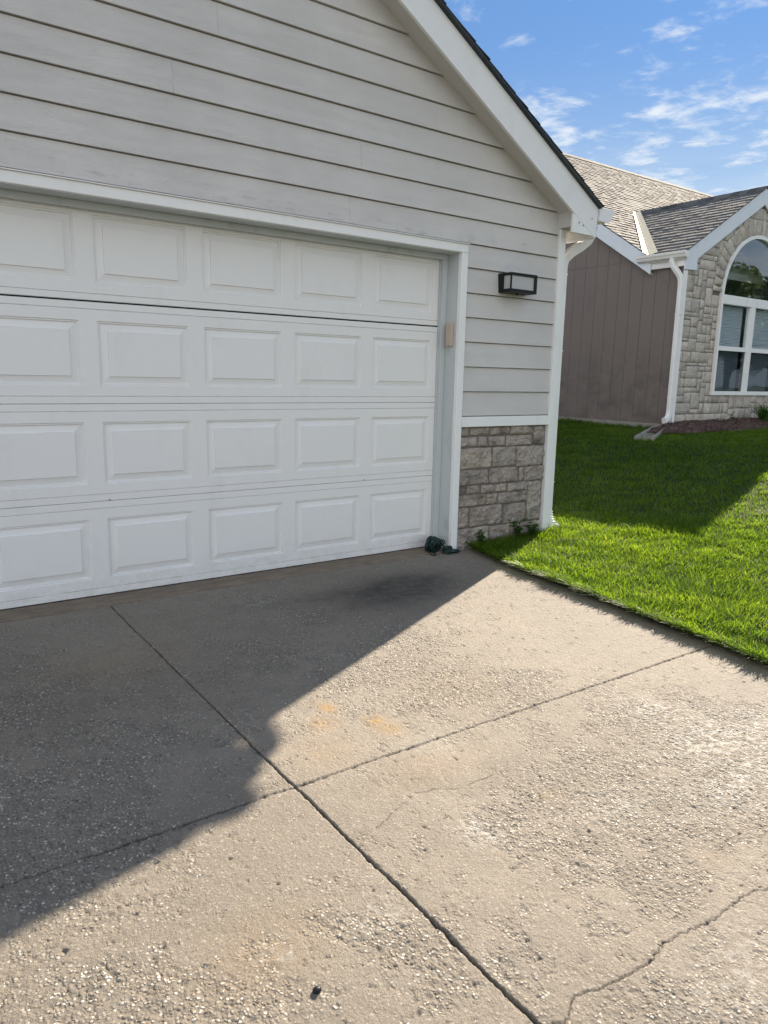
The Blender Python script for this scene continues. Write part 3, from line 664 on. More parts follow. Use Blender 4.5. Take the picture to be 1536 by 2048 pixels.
GR = [(a+g+0.002, b-g-0.002, c+g*0.9, d-g*0.9) for a, b, c, d in GS]
for GG, xa, xb in ((GR, 0.088, 0.992), ([(mir(b), mir(a), c, d) for a, b, c, d in GR], mir(0.992), mir(0.088))):
    core = MB().box(xa, xb, -0.1545, -0.10, -0.1, 0.90).build('stone_base', M['mortar'], garage)
    stones_mesh(GG, -0.150, 0, M['stone'], 'stones', core, 0.022, 0.0085, 3, ew=0.004)
# trim
MB().box(0.088, 0.990, -0.190, -0.14, 0.897, 0.970).build('band_board', M['white'], garage, bevel=0.003)
MB().box(mir(0.990), mir(0.088), -0.190, -0.14, 0.897, 0.970).build('band_board', M['white'], garage, bevel=0.003)
for s in (0, 1):
    a, b = (0.990, 1.054) if not s else (mir(1.054), mir(0.990))
    mb = MB(); mb.box(a, b, -0.192, -0.152, 0.015, 2.36)
    if not s: mb.box(1.032, 1.056, -0.151, -0.085, 0.015, 2.36)
    mb.build('corner_board', M['white'], garage, bevel=0.003)
    a, b = (0.030, 0.0865) if not s else (mir(0.0865), mir(0.030))
    mb = MB(); mb.box(a, b, -0.186, -0.150, 0.0, 2.086)
    mb.build('door_casing', M['white'], garage, bevel=0.003)
    a, b = (0.030, 0.060) if not s else (mir(0.060), mir(0.030))
    MB().box(a, b, -0.149, 0.03, -0.01, 2.12).build('door_jamb', M['jamb'], garage)
    a, b = (-0.012, 0.029) if not s else (mir(0.029), mir(-0.012))
    mb = MB(); mb.box(a, b, -0.040, -0.016, 0.0, 2.0495)
    mb.box(a-0.006 if not s else a+0.006, b-0.02, -0.0155, -0.004, 0.0, 2.0495)
    mb.build('door_stop', M['jamb'], garage, bevel=0.002)
mb = MB(); mb.box(mir(0.0865), 0.0865, -0.186, -0.150, 2.0865, 2.142)
mb.build('header_casing', M['white'], garage, bevel=0.003)
MB().box(mir(0.030), 0.030, -0.149, 0.05, 2.0865, 2.115).build('header_jamb', M['jamb'], garage)
mb = MB(); mb.box(mir(0.029), 0.029, -0.040, -0.016, 2.050, 2.086)
mb.build('door_stop', M['jamb'], garage, bevel=0.002)
mb = MB(); mb.box(mir(0.089), 0.089, -0.196, -0.150, 2.1425, 2.1475)
mb.build('drip_cap', M['metal'], garage)

# sectional door
SH = 0.533
def door():
    d = MB(); d.box(mir(0.0), 0.0, 0.022, 0.05, -0.005, 2.13)
    body = d.build('garage_door', M['dark'], garage, label='white sectional garage door with raised panels')
    prof = [(0, 0), (0.003, 0.0075), (0.009, 0.0060), (0.013, 0.0150), (0.049, 0.0070), (0.051, 0.0005)]
    for k in range(4):
        z0 = k*SH+(0.0 if k == 0 else 0.0008 if k != 3 else 0.0055); z1 = (k+1)*SH-(0.0008 if k != 2 else 0.003)
        za, zb = k*SH+0.0959, k*SH+0.4345
        mb = MB(); xl, xr = mir(0.0)+0.002, -0.002
        pans = [(-0.0711-j*0.5904-0.4964, -0.0711-j*0.5904) for j in range(8)][::-1]
        def strip(zs):                                     # full-width strips with small V grooves
            for (za_, ya), (zb_, yb) in zip(zs[:-1], zs[1:]):
                mb.add([(xl, ya, za_), (xr, ya, za_), (xr, yb, zb_), (xl, yb, zb_)], [(0, 1, 2, 3)])
        lo = k*SH+0.040; hi = (k+1)*SH-0.040
        strip([(z0, 0.024), (z0, 0.004), (z0+0.0025, 0.0), (lo-0.0025, 0.0), (lo, 0.006), (lo+0.0025, 0.0), (za, 0.0)])
        strip([(zb, 0.0), (hi-0.0025, 0.0), (hi, 0.006), (hi+0.0025, 0.0), (z1-0.0025, 0.0), (z1, 0.004), (z1, 0.024)])
        x = xl
        for a, b in pans:
            mb.add([(x, 0, za), (a, 0, za), (a, 0, zb), (x, 0, zb)], [(0, 1, 2, 3)]); x = b
            rings = []
            for ins, dep in prof: rings.append([(a+ins, dep, za+ins), (b-ins, dep, za+ins), (b-ins, dep, zb-ins), (a+ins, dep, zb-ins)])
            vs_ = [p for r in rings for p in r]; fs = []
            for i in range(len(rings)-1):
                for q in range(4): fs.append((i*4+q, i*4+(q+1) % 4, (i+1)*4+(q+1) % 4, (i+1)*4+q))
            e = (len(rings)-1)*4; fs.append((e, e+1, e+2, e+3)); mb.add(vs_, fs)
        mb.add([(x, 0, za), (xr, 0, za), (xr, 0, zb), (x, 0, zb)], [(0, 1, 2, 3)])
        mb.build('door_section', M['door'], body)
    MB().box(mir(0.0), 0.0, 0.002, 0.020, -0.0145, -0.0008).build('bottom_seal', M['seal'], body)
    for x, z in ((-2.32, SH+0.006), (-0.62, SH+0.006)):
        MB().tube([(x, 0.002, z), (x, -0.0025, z)], 0.0035, 8).build('screw', M['black'], body)
door()

# roof: deck, shingles, rakes, soffit, eave return, gutter
def groof():
    mb = MB()
    for s in (1, -1):
        m = (lambda x: x) if s > 0 else mir
        a, b = m(CX), m(1.205)
        mb.prism([(a, soff(CX)+0.02), (b, soff(1.205)+0.02), (b, rtop(1.205)-0.032), (a, rtop(CX)-0.032)], 'y', -0.312, YB+0.3)
    deck = mb.build('roof', M['soffit'], garage)
    sh = MB(); sl = math.sqrt(1+0.58**2)
    for s in (1, -1):
        m = (lambda x: x) if s > 0 else mir
        a, b = m(CX), m(1.232)
        off = 0.016
        sh.prism([(a, rtop(CX)-0.030), (b, rtop(1.232)-0.030), (b, rtop(1.232)-0.012), (a, rtop(CX)-0.012)], 'y', -0.366, YB+0.33)
        O = (m(1.245), -0.372, rtop(1.245)-0.012); Vd = Vector((-s, 0, 0.58)).normalized()
        jag = random.Random(5)
        sh2 = MB(); shingles(sh2, O, (0, 1, 0), Vd, lambda v: 0.004*math.sin(v*57)+0.002*math.sin(v*211), lambda v: YB+0.7, (1.245-CX)*sl, 0.14, 0.003, 3+s, 0.15, 0.33, (0.003, 0.0042))
        b0 = len(sh.v); sh.v += sh2.v; sh.f += [tuple(b0+i for i in f) for f in sh2.f]
    # ridge caps
    for i in range(52):
        y = -0.37+i*0.145
        sh.prism([(CX-0.13, rtop(CX)-0.07), (CX, rtop(CX)+0.012), (CX+0.13, rtop(CX)-0.07), (CX+0.13, rtop(CX)-0.055), (CX, rtop(CX)+0.027+0.001*(i % 2)), (CX-0.13, rtop(CX)-0.055)], 'y', y, y+0.15)
    sh.build('shingles', M['shingle_dark'], garage)
    for s in (1, -1):
        m = (lambda x: x) if s > 0 else mir
        rb = lambda x: soff(x)-0.034
        MB().prism([(m(CX), rb(CX)), (m(1.214), rb(1.214)), (m(1.226), rtop(1.226)-0.031), (m(CX), rtop(CX)-0.031)], 'y', -0.336, -0.313).build('rake_board', M['rake'], garage, bevel=0.002)
        # sloped soffit under the rake
        MB().prism([(m(CX), soff(CX)), (m(0.985), soff(0.985)), (m(0.985), soff(0.985)+0.018), (m(CX), soff(CX)+0.018)], 'y', -0.3125, -0.15).build('soffit', M['soffit'], garage)
        # boxed eave and the plate closing its front
        mb = MB()
        mb.prism([(m(0.984), 2.362), (m(1.200), 2.362), (m(1.200), soff(1.200)+0.019), (m(0.984), soff(0.984)+0.019)], 'y', -0.3115, YB)
        mb.build('eave_box', M['soffit'], garage)
        mb = MB(); mb.prism([(m(0.958), 2.312), (m(1.206), 2.312), (m(0.9582), rb(0.9582)-0.0015)], 'y', -0.334, -0.3125)
        mb.build('eave_return', M['white'], garage, bevel=0.0015)
        mb = MB(); xo = m(1.207); xi = m(1.228)
        mb.box(min(xo, xi), max(xo, xi), -0.3115, YB, 2.30, 2.475); mb.build('fascia', M['white'], garage)
        # K-style gutter
        pr = [(1.232, 2.518), (1.232, 2.422), (1.315, 2.417), (1.368, 2.434), (1.382, 2.472), (1.398, 2.490), (1.403, 2.520), (1.393, 2.520), (1.388, 2.494), (1.371, 2.476), (1.359, 2.442), (1.312, 2.425), (1.240, 2.430), (1.240, 2.518)]
        gt = MB().prism([(m(x), z) for x, z in pr], 'y', -0.342, YB)
        gt.prism([(m(x), z) for x, z in ((1.233, 2.517), (1.233, 2.424), (1.314, 2.419), (1.366, 2.436), (1.380, 2.472), (1.396, 2.490), (1.401, 2.519))], 'y', -0.348, -0.3425)
        gt.build('gutter', M['metal'], garage)
groof()
for x, z in ((1.02, 2.385), (1.07, 2.372), (1.16, 2.43)):
    MB().tube([(x, -0.3355, z), (x, -0.3375, z)], 0.005, 8).build('nail', M['black'], garage)
# downspout at the corner
def spout(pts, w_, d_, up, parent, ribs=()):
    mb = MB(); mb.tube(pts, 0, flat=(w_, d_, up))
    return mb.build('downspout', M['metal'], parent, bevel=0.0)
ds = spout([(1.335, -0.20, 2.42), (1.332, -0.195, 2.36), (1.310, -0.185, 2.315), (1.255, -0.160, 2.265), (1.190, -0.13, 2.220), (1.148, -0.105, 2.170), (1.136, -0.100, 2.11), (1.136, -0.100, 1.2),
            (1.136, -0.100, 0.17), (1.140, -0.102, 0.11), (1.160, -0.110, 0.062), (1.205, -0.125, 0.035), (1.24, -0.135, 0.025)], 0.074, 0.056, (0, 1, 0.02), garage)
for z in (2.05, 1.47, 0.42):
    MB().box(1.0985, 1.1735, -0.1295, -0.0705, z, z+0.006).build('seam_ring', M['metal'], ds)
for k in range(5):
    z = 0.175-k*0.022; x = 1.136+0.002*k*k
    MB().box(x-0.038, x+0.039, -0.1300-0.002*k, -0.0700-0.002*k, z-0.004, z+0.004).build('crimp', M['metal'], ds)

# ------------------------------------------------------------------ wall lamp, keypad, cord on the garage
lamp = thing('wall_lamp', 'black box-shaped outdoor light with frosted glass on the grey siding', 'lamp', (0.525, -0.168, 1.915))
x0, x1, zb, zt = 0.392, 0.655, 1.850, 1.982
MB().box(x0, x1, -0.186, -0.166, zb, zt).build('back_plate', M['black'], lamp, bevel=0.002)
mb = MB()
mb.box(x0, x1, -0.300, -0.1865, zt-0.018, zt)                       # top
mb.box(x0, x1, -0.300, -0.1865, zb, zb+0.022)                       # bottom
for a, b in ((x0, x0+0.010), (x1-0.024, x1)): mb.box(a, b, -0.300, -0.290, zb+0.0225, zt-0.0185)
mb.box(x0+0.0001, x0+0.006, -0.225, -0.1870, zb+0.0225, zt-0.0185); mb.box(x1-0.006, x1-0.0001, -0.235, -0.1870, zb+0.0225, zt-0.0185)
mb.build('frame', M['black'], lamp, bevel=0.0015)
MB().box(x0+0.007, x1-0.013, -0.2885, -0.19, zb+0.023, zt-0.019).build('glass_shade', M['frost'], lamp)
MB().tube([(0.52, -0.235, zb), (0.52, -0.235, zb-0.012)], 0.007, 10).build('finial', M['black'], lamp)

kp = thing('keypad', 'small beige door opener keypad fixed to the white door jamb', 'keypad', (0.02, -0.10, 1.54))
MB().box(0.004, 0.0295, -0.128, -0.070, 1.462, 1.622).build('case', M['beige'], kp, bevel=0.004)
MB().box(0.0005, 0.0038, -0.122, -0.076, 1.478, 1.616).build('cover', M['beige'], kp, bevel=0.001)

def cord():
    t = thing('extension_cord', 'coiled dark green outdoor cord heaped at the corner of the garage door', 'cord', (-0.08, -0.15, -0.012))
    rr = random.Random(3); mb = MB(); pts = []
    N = 620; loops = 15
    for i in range(N):
        a = i/N*loops*2*math.pi; k = i/N
        rx = 0.068+0.014*math.sin(a*0.37+1)+0.012*math.sin(a*0.113); rz = 0.043+0.006*math.sin(a*0.53)
        cx_ = -0.085+0.012*math.sin(a*0.21); cy_ = -0.115-0.030*math.sin(k*2*math.pi*1.7+0.4)+0.010*math.sin(a*0.5)
        x = cx_+rx*math.cos(a); zz = 0.042+rz*math.sin(a)
        y = cy_+0.030*math.cos(a+0.7*math.sin(a*0.3)); zz = max(zz, -0.008)
        pts.append((x, y, zz))
    mb.tube(pts, 0.0042, 7)
    # binding wraps
    for q in range(9):
        pp = []
        for i in range(15):
            a = i/14*2*math.pi; pp.append((-0.085+q*0.005-0.02, -0.115+0.048*math.cos(a), 0.060+0.036*math.sin(a)))
        mb.tube(pp, 0.0042, 6)
    mb.build('coil', M['cord'], t, smooth=True)
    mb = MB()
    mb.tube([(-0.145, -0.15, 0.03), (-0.158, -0.17, 0.0), (-0.165, -0.20, -0.008), (-0.150, -0.222, -0.009), (-0.128, -0.205, -0.008), (-0.125, -0.17, 0.005), (-0.135, -0.14, 0.04)], 0.004, 7)
    mb.build('loop', M['cord'], t, smooth=True); mb = MB()
    mb.tube([(-0.03, -0.14, 0.05), (-0.01, -0.17, 0.02), (-0.015, -0.20, -0.006), (-0.04, -0.235, -0.009), (-0.06, -0.215, -0.008), (-0.045, -0.18, 0.004), (-0.02, -0.175, 0.02), (0.0, -0.20, 0.006), (0.012, -0.235, -0.003)], 0.0045, 7)
    for q in range(6):
        a0 = q*1.05
        mb.tube([(-0.02+0.035*math.cos(a0+i*0.5), -0.205+0.03*math.sin(a0+i*0.5), -0.006+0.007*q+0.004*math.sin(i+q)) for i in range(13)], 0.0045, 6)
    mb.build('loose_end', M['cord'], t, smooth=True)
    mb = MB(); mb.tube([(-0.02, -0.222, 0.006), (0.012, -0.238, 0.006), (0.045, -0.25, 0.004)], [0.013, 0.016, 0.014], 10)
    for dy in (-0.006, 0.006): mb.tube([(0.045, -0.25+dy, 0.004), (0.062, -0.256+dy, 0.004)], 0.0022, 6)
    mb.build('plug', M['cord'], t, smooth=True)
cord()

# ------------------------------------------------------------------ small plants
def weed(loc, h, n, label, name='weed', spread=0.6, lw=0.028, group=None, seed=1):
    rr = random.Random(seed); t = thing(name, label, 'plant', loc, group); L = MB(); S = MB()
    for i in range(n):
        a = rr.uniform(0, 2*math.pi); ln = h*rr.uniform(0.5, 1.1); sp = rr.uniform(0.1, spread)
        pts = [Vector(loc)+Vector((math.cos(a)*sp*ln*t_*t_, math.sin(a)*sp*ln*t_*t_, ln*t_*(1-0.15*t_))) for t_ in (0, 0.35, 0.7, 1)]
        S.tube(pts, [0.0016, 0.0014, 0.0012, 0.0008], 5)
        for j in range(rr.randint(3, 6)):
            b = pts[0].lerp(pts[-1], rr.uniform(0.25, 1)); b = min(pts, key=lambda q: (q-b).length).lerp(b, 0.4)
            aa = rr.uniform(0, 2*math.pi); l = lw*rr.uniform(0.8, 1.9); wd = l*rr.uniform(0.28, 0.42)
            d = Vector((math.cos(aa), math.sin(aa), rr.uniform(-0.2, 0.6))).normalized(); s_ = d.cross(Vector((0, 0, 1))).normalized()
            L.add([b, b+d*l*0.4+s_*wd+Vector((0, 0, 0.2*l)), b+d*l, b+d*l*0.4-s_*wd+Vector((0, 0, 0.2*l)), b+d*l*0.45], [(0, 1, 4), (1, 2, 4), (2, 3, 4), (3, 0, 4)])
    S.build('stem', M['weed'], t); L.build('foliage', M['weed'], t)
weed((0.68, -0.215, 0.0), 0.20, 12, 'leafy weed growing up the stone base near its right end', seed=2)
weed((0.82, -0.240, 0.0), 0.17, 12, 'low bushy weed at the stone base beside the corner board', seed=5)
weed((0.30, -0.225, 0.0), 0.12, 10, 'small weed where the stone base meets the driveway edge', seed=8)

def clump(loc, h, n, label, seed=1):                    # strap-leaved clump
    rr = np.random.default_rng(seed); t = thing('daylily', label, 'plant', loc)
    P = np.tile(np.array(loc, float), (n, 1)); P[:, :2] += rr.normal(0, 0.03, (n, 2))
    V, Q, T = blades(P, h*rr.uniform(0.6, 1.2, n), np.full(n, 0.016), rr.uniform(0.1, 0.8, n), rr.uniform(0, 6.28, n), rr.uniform(0.1, 0.8, n))
    link('foliage', npmesh('foliage', V, [Q, T]), M['weed'], t)

# ------------------------------------------------------------------ the neighbour's house
X1, Y1 = 6.415, 2.295
house = thing('neighbour_house', 'brown-sided neighbouring house with pale stone gable and grey shingle roof', 'house', (X1, Y1, 0.6))
YR, ZR = 7.45, 6.083                             # main ridge
SM = 0.65
def mz(y): return 3.049+SM*(y-2.782) if y <= YR else 3.049+SM*(2*YR-y-2.782)      # main roof surface
XG = 8.32; SG = 0.585; GP = 4.255
def gz(x): return GP-SG*abs(x-XG)             # cross gable roof surface
# brown panel wall, grooves every 0.223 m, one horizontal sheet joint
mb = MB(); zb = 0.632; zj = 3.055
y = Y1+0.004; k = 0
while y < 2*YR-Y1:
    ye = min(y+0.223, 2*YR-Y1)-0.005
    for (za, zc_) in ((zb, zj-0.002), (zj+0.003, 9)):
        def top(yy): return min(zc_, mz(yy)-0.20 if mz(yy)-0.20 > za else za)
        t0, t1 = top(y), top(ye)
        if Y1 <= y < 2.95 and zc_ < 9: t0 = t1 = 2.93
        if max(t0, t1) > za+0.005: mb.prism([(y, za), (ye, za), (ye, t1), (y, t0)], 'x', X1-0.007, X1)
    y += 0.223
mb.build('side_wall', M['brown'], house, label='brown vertical grooved panel wall')
mb = MB()
yb_ = 2*YR-Y1
mb.prism([(Y1+0.02, 0.4), (yb_, 0.4), (yb_, mz(yb_)-0.18), (YR, ZR-0.22), (Y1+0.4, mz(Y1+0.4)-0.18), (Y1+0.02, 2.9)], 'x', X1+0.0005, X1+0.08)
mb.prism([(Y1+0.02, 0.4), (yb_, 0.4), (yb_, mz(yb_)-0.18), (YR, ZR-0.22), (Y1+0.4, mz(Y1+0.4)-0.18), (Y1+0.02, 2.9)], 'x', 19.9, 20)
mb.box(X1+0.08, 20, yb_-0.1, yb_, 0.4, 2.9)
mb.box(10.25, 20, Y1+0.9, Y1+1.0, 0.4, 2.9); mb.box(10.15, 10.25, Y1+0.03, Y1+1.0, 0.4, 2.9)
mb.build('wall', M['brown'], house)
MB().box(X1-0.03, X1+0.05, Y1+0.01, yb_, 0.3, zb-0.006).build('foundation', M['found'], house)
# stone gable wall: core with the window opening, then blocks
WX0, WX1, WZ0, WZS = 7.375, 9.285, 1.065, 2.585; WR = (WX1-WX0)/2; WC = (WX0+WX1)/2
mb = MB(); yw0, yw1 = Y1-0.006, Y1+0.09
mb.box(X1, WX0, yw0, yw1, 0.4, 2.9); mb.box(WX1, 10.245, yw0, yw1, 0.4, 2.9); mb.box(WX0, WX1, yw0, yw1, 0.4, WZ0)
arc = [(WC-WR*math.cos(a), WZS+WR*math.sin(a)) for a in [i/24*math.pi for i in range(25)]]
for i in range(24):
    a, b = arc[i], arc[i+1]
    zt0, zt1 = gz(a[0])-0.2, gz(b[0])-0.2
    mb.prism([a, b, (b[0], max(zt1, b[1]+0.01)), (a[0], max(zt0, a[1]+0.01))], 'y', yw0, yw1)
mb.prism([(X1, 2.9), (WX0, 2.9), (WX0, gz(WX0)-0.2), (X1, gz(X1)-0.2)], 'y', yw0, yw1)
mb.prism([(WX1, 2.9), (10.245, 2.9), (10.245, gz(10.245)-0.2), (WX1, gz(WX1)-0.2)], 'y', yw0, yw1)
mb.build('mortar', M['mortar'], house)
def ashlar():
    rr = random.Random(11)
    gx = [6.459]
    while gx[-1] < 10.24: gx.append(gx[-1]+rr.choice((0.05, 0.065, 0.08, 0.10, 0.12)))
    gz_ = [0.59]
    while gz_[-1] < 4.2: gz_.append(gz_[-1]+rr.choice((0.05, 0.06, 0.075, 0.09, 0.11)))
    nx = len(gx)-1; nz = len(gz_)-1
    occ = [[False]*nx for _ in range(nz)]; rects = []
    def bad(i, j):
        x, z = (gx[i]+gx[i+1])/2, (gz_[j]+gz_[j+1])/2
        if z > gz(x)-0.10 or x > 10.24: return True
        if WX0-0.01 < x < WX1+0.01 and WZ0-0.01 < z < WZS: return True
        if z >= WZS-0.05 and (x-WC)**2+(z-WZS)**2 < (WR+0.16)**2: return True
        return False
    for j in range(nz):
        for i in range(nx):
            if occ[j][i] or bad(i, j): continue
            opts = [(3, 2), (2, 2), (2, 1), (1, 2), (3, 1), (2, 3), (1, 3), (4, 2), (4, 1), (1, 1)]; wts = [6, 7, 5, 4, 3, 3, 2, 2, 1, 1]
            while True:
                w_, h_ = rr.choices(opts, wts)[0]
                ok = all(0 <= i+a < nx and 0 <= j+b < nz and not occ[j+b][i+a] and not bad(i+a, j+b) for a in range(w_) for b in range(h_))
                if ok or (w_, h_) == (1, 1): break
            for a in range(w_):
                for b in range(h_): occ[j+b][i+a] = True
            x0_, x1_ = gx[i], gx[i+w_]; z0_, z1_ = gz_[j], gz_[j+h_]
            if x1_ > WX0-0.06 and x0_ < WX0 and WZ0-0.05 < z0_ < WZS: x1_ = WX0
            if x0_ < WX1+0.06 and x1_ > WX1 and WZ0-0.05 < z0_ < WZS: x0_ = WX1
            if z1_ > WZ0-0.06 and z0_ < WZ0 and x0_ > WX0-0.06 and x1_ < WX1+0.06: z1_ = WZ0
            gg = 0.0042; rects.append((x0_+gg, min(x1_, 10.243)-gg, z0_+gg, z1_-gg))
    polys = []
    a = 0.03
    while a < math.pi-0.03:
        da = rr.uniform(0.085, 0.15); b = min(a+da, math.pi-0.02); r0, r1 = WR+0.006, WR+rr.uniform(0.20, 0.25)
        P = lambda an, r: (WC-r*math.cos(an), WZS+r*math.sin(an))
        polys.append((P(a, r0), P(a, r1), P(b-0.012, r1), P(b-0.012, r0))[::-1]); a = b
    stones_mesh(rects, Y1-0.004, 0, M['stone2'], 'stone_wall', house, 0.009, 0.024, 9, ew=0.004)
    pr = []
    for p in polys: pr.append(tuple(p))
    stones_mesh([], Y1-0.018, 0, M['stone2'], 'stone_arch', house, 0.024, 0.03, 19, pr, label='ring of upright stones round the arched window')
ashlar()
MB().box(X1-0.012, X1+0.040, Y1-0.038, Y1+0.004, 0.62, 2.842).build('corner_board', M['white'], house)

# window
def window():
    fr = MB(); yo, yi = Y1-0.055, Y1+0.03; t = 0.050
    fr.box(WX0, WX0+t, yo, yi, WZ0, WZS); fr.box(WX1-t, WX1, yo, yi, WZ0, WZS)
    fr.box(WX0+t, WX1-t, yo, yi, WZ0, WZ0+0.062); fr.box(WX0+t, WX1-t, yo+0.001, yi, WZS-0.135, WZS-0.001)
    fr.box(WC-0.062, WC+0.062, yo+0.006, yi, WZ0+0.062, WZS-0.135)
    n = 36
    for i in range(n):
        a0, a1 = i/n*math.pi, (i+1)/n*math.pi
        P = lambda an, r: (WC-r*math.cos(an), WZS+r*math.sin(an))
        fr.prism([P(a0, WR), P(a1, WR), P(a1, WR-0.052), P(a0, WR-0.052)], 'y', yo, yi)
    win = fr.build('window', M['white'], house, label='white arched window over four sash panes')
    zm = 1.785
    for (a, b) in ((WX0+t, WC-0.062), (WC+0.062, WX1-t)):
        s = MB(); q = 0.016
        s.box(a, b, yo+0.012, yi-0.004, zm-0.034, zm+0.034)
        s.box(a, a+q, yo+0.02, yi-0.004, WZ0+0.062, zm-0.034); s.box(b-q, b, yo+0.02, yi-0.004, WZ0+0.062, zm-0.034)
        s.box(a, a+q, yo+0.02, yi-0.004, zm+0.034, WZS-0.135); s.box(b-q, b, yo+0.02, yi-0.004, zm+0.034, WZS-0.135)
        s.build('sash', M['white'], win)
        MB().box(a+q, b-q, Y1-0.010, Y1-0.006, zm+0.034, WZS-0.135).build('pane', M['glass'], win)
        MB().box(a+q, b-q, Y1-0.020, Y1-0.016, WZ0+0.062, zm-0.034).build('pane', M['screen'], win)
        bl = MB(); z = WZ0+0.075; k = 0; rr = random.Random(int(a*10))
        while z < WZS-0.15:
            sag = 0.012*math.exp(-((z-1.86-0.0)/0.02)**2)
            xa, xb = a+0.02, b-0.045
            zz = z+rr.uniform(-0.0015, 0.0015)
            n_ = 6
            for i in range(n_):
                u0, u1 = i/n_, (i+1)/n_
                s0, s1 = sag*math.sin(u0*3.1), sag*math.sin(u1*3.1)
                xa_, xb_ = xa+(xb-xa)*u0, xa+(xb-xa)*u1
                bl.add([(xa_, Y1+0.062, zz-0.0100-s0), (xb_, Y1+0.062, zz-0.0100-s1), (xb_, Y1+0.074, zz+0.0115-s1), (xa_, Y1+0.074, zz+0.0115-s0)], [(0, 1, 2, 3)])
            z += 0.0215
        bl.build('blind', M['blind'], win)
    arcp = [(WC-(WR-0.05)*math.cos(i/24*math.pi), WZS+(WR-0.05)*math.sin(i/24*math.pi)) for i in range(25)]
    MB().prism(arcp, 'y', Y1-0.010, Y1-0.006).build('arch_pane', M['glass'], win)
    # dark room behind
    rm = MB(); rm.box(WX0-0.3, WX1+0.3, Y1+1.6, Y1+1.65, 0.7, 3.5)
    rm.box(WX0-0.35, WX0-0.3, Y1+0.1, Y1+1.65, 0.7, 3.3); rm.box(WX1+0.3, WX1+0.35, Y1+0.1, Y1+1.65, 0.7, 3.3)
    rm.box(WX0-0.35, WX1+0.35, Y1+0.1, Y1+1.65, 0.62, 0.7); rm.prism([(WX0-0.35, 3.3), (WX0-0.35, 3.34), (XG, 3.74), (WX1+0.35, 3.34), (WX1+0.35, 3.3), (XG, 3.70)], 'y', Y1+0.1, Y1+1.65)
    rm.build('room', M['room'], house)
window()

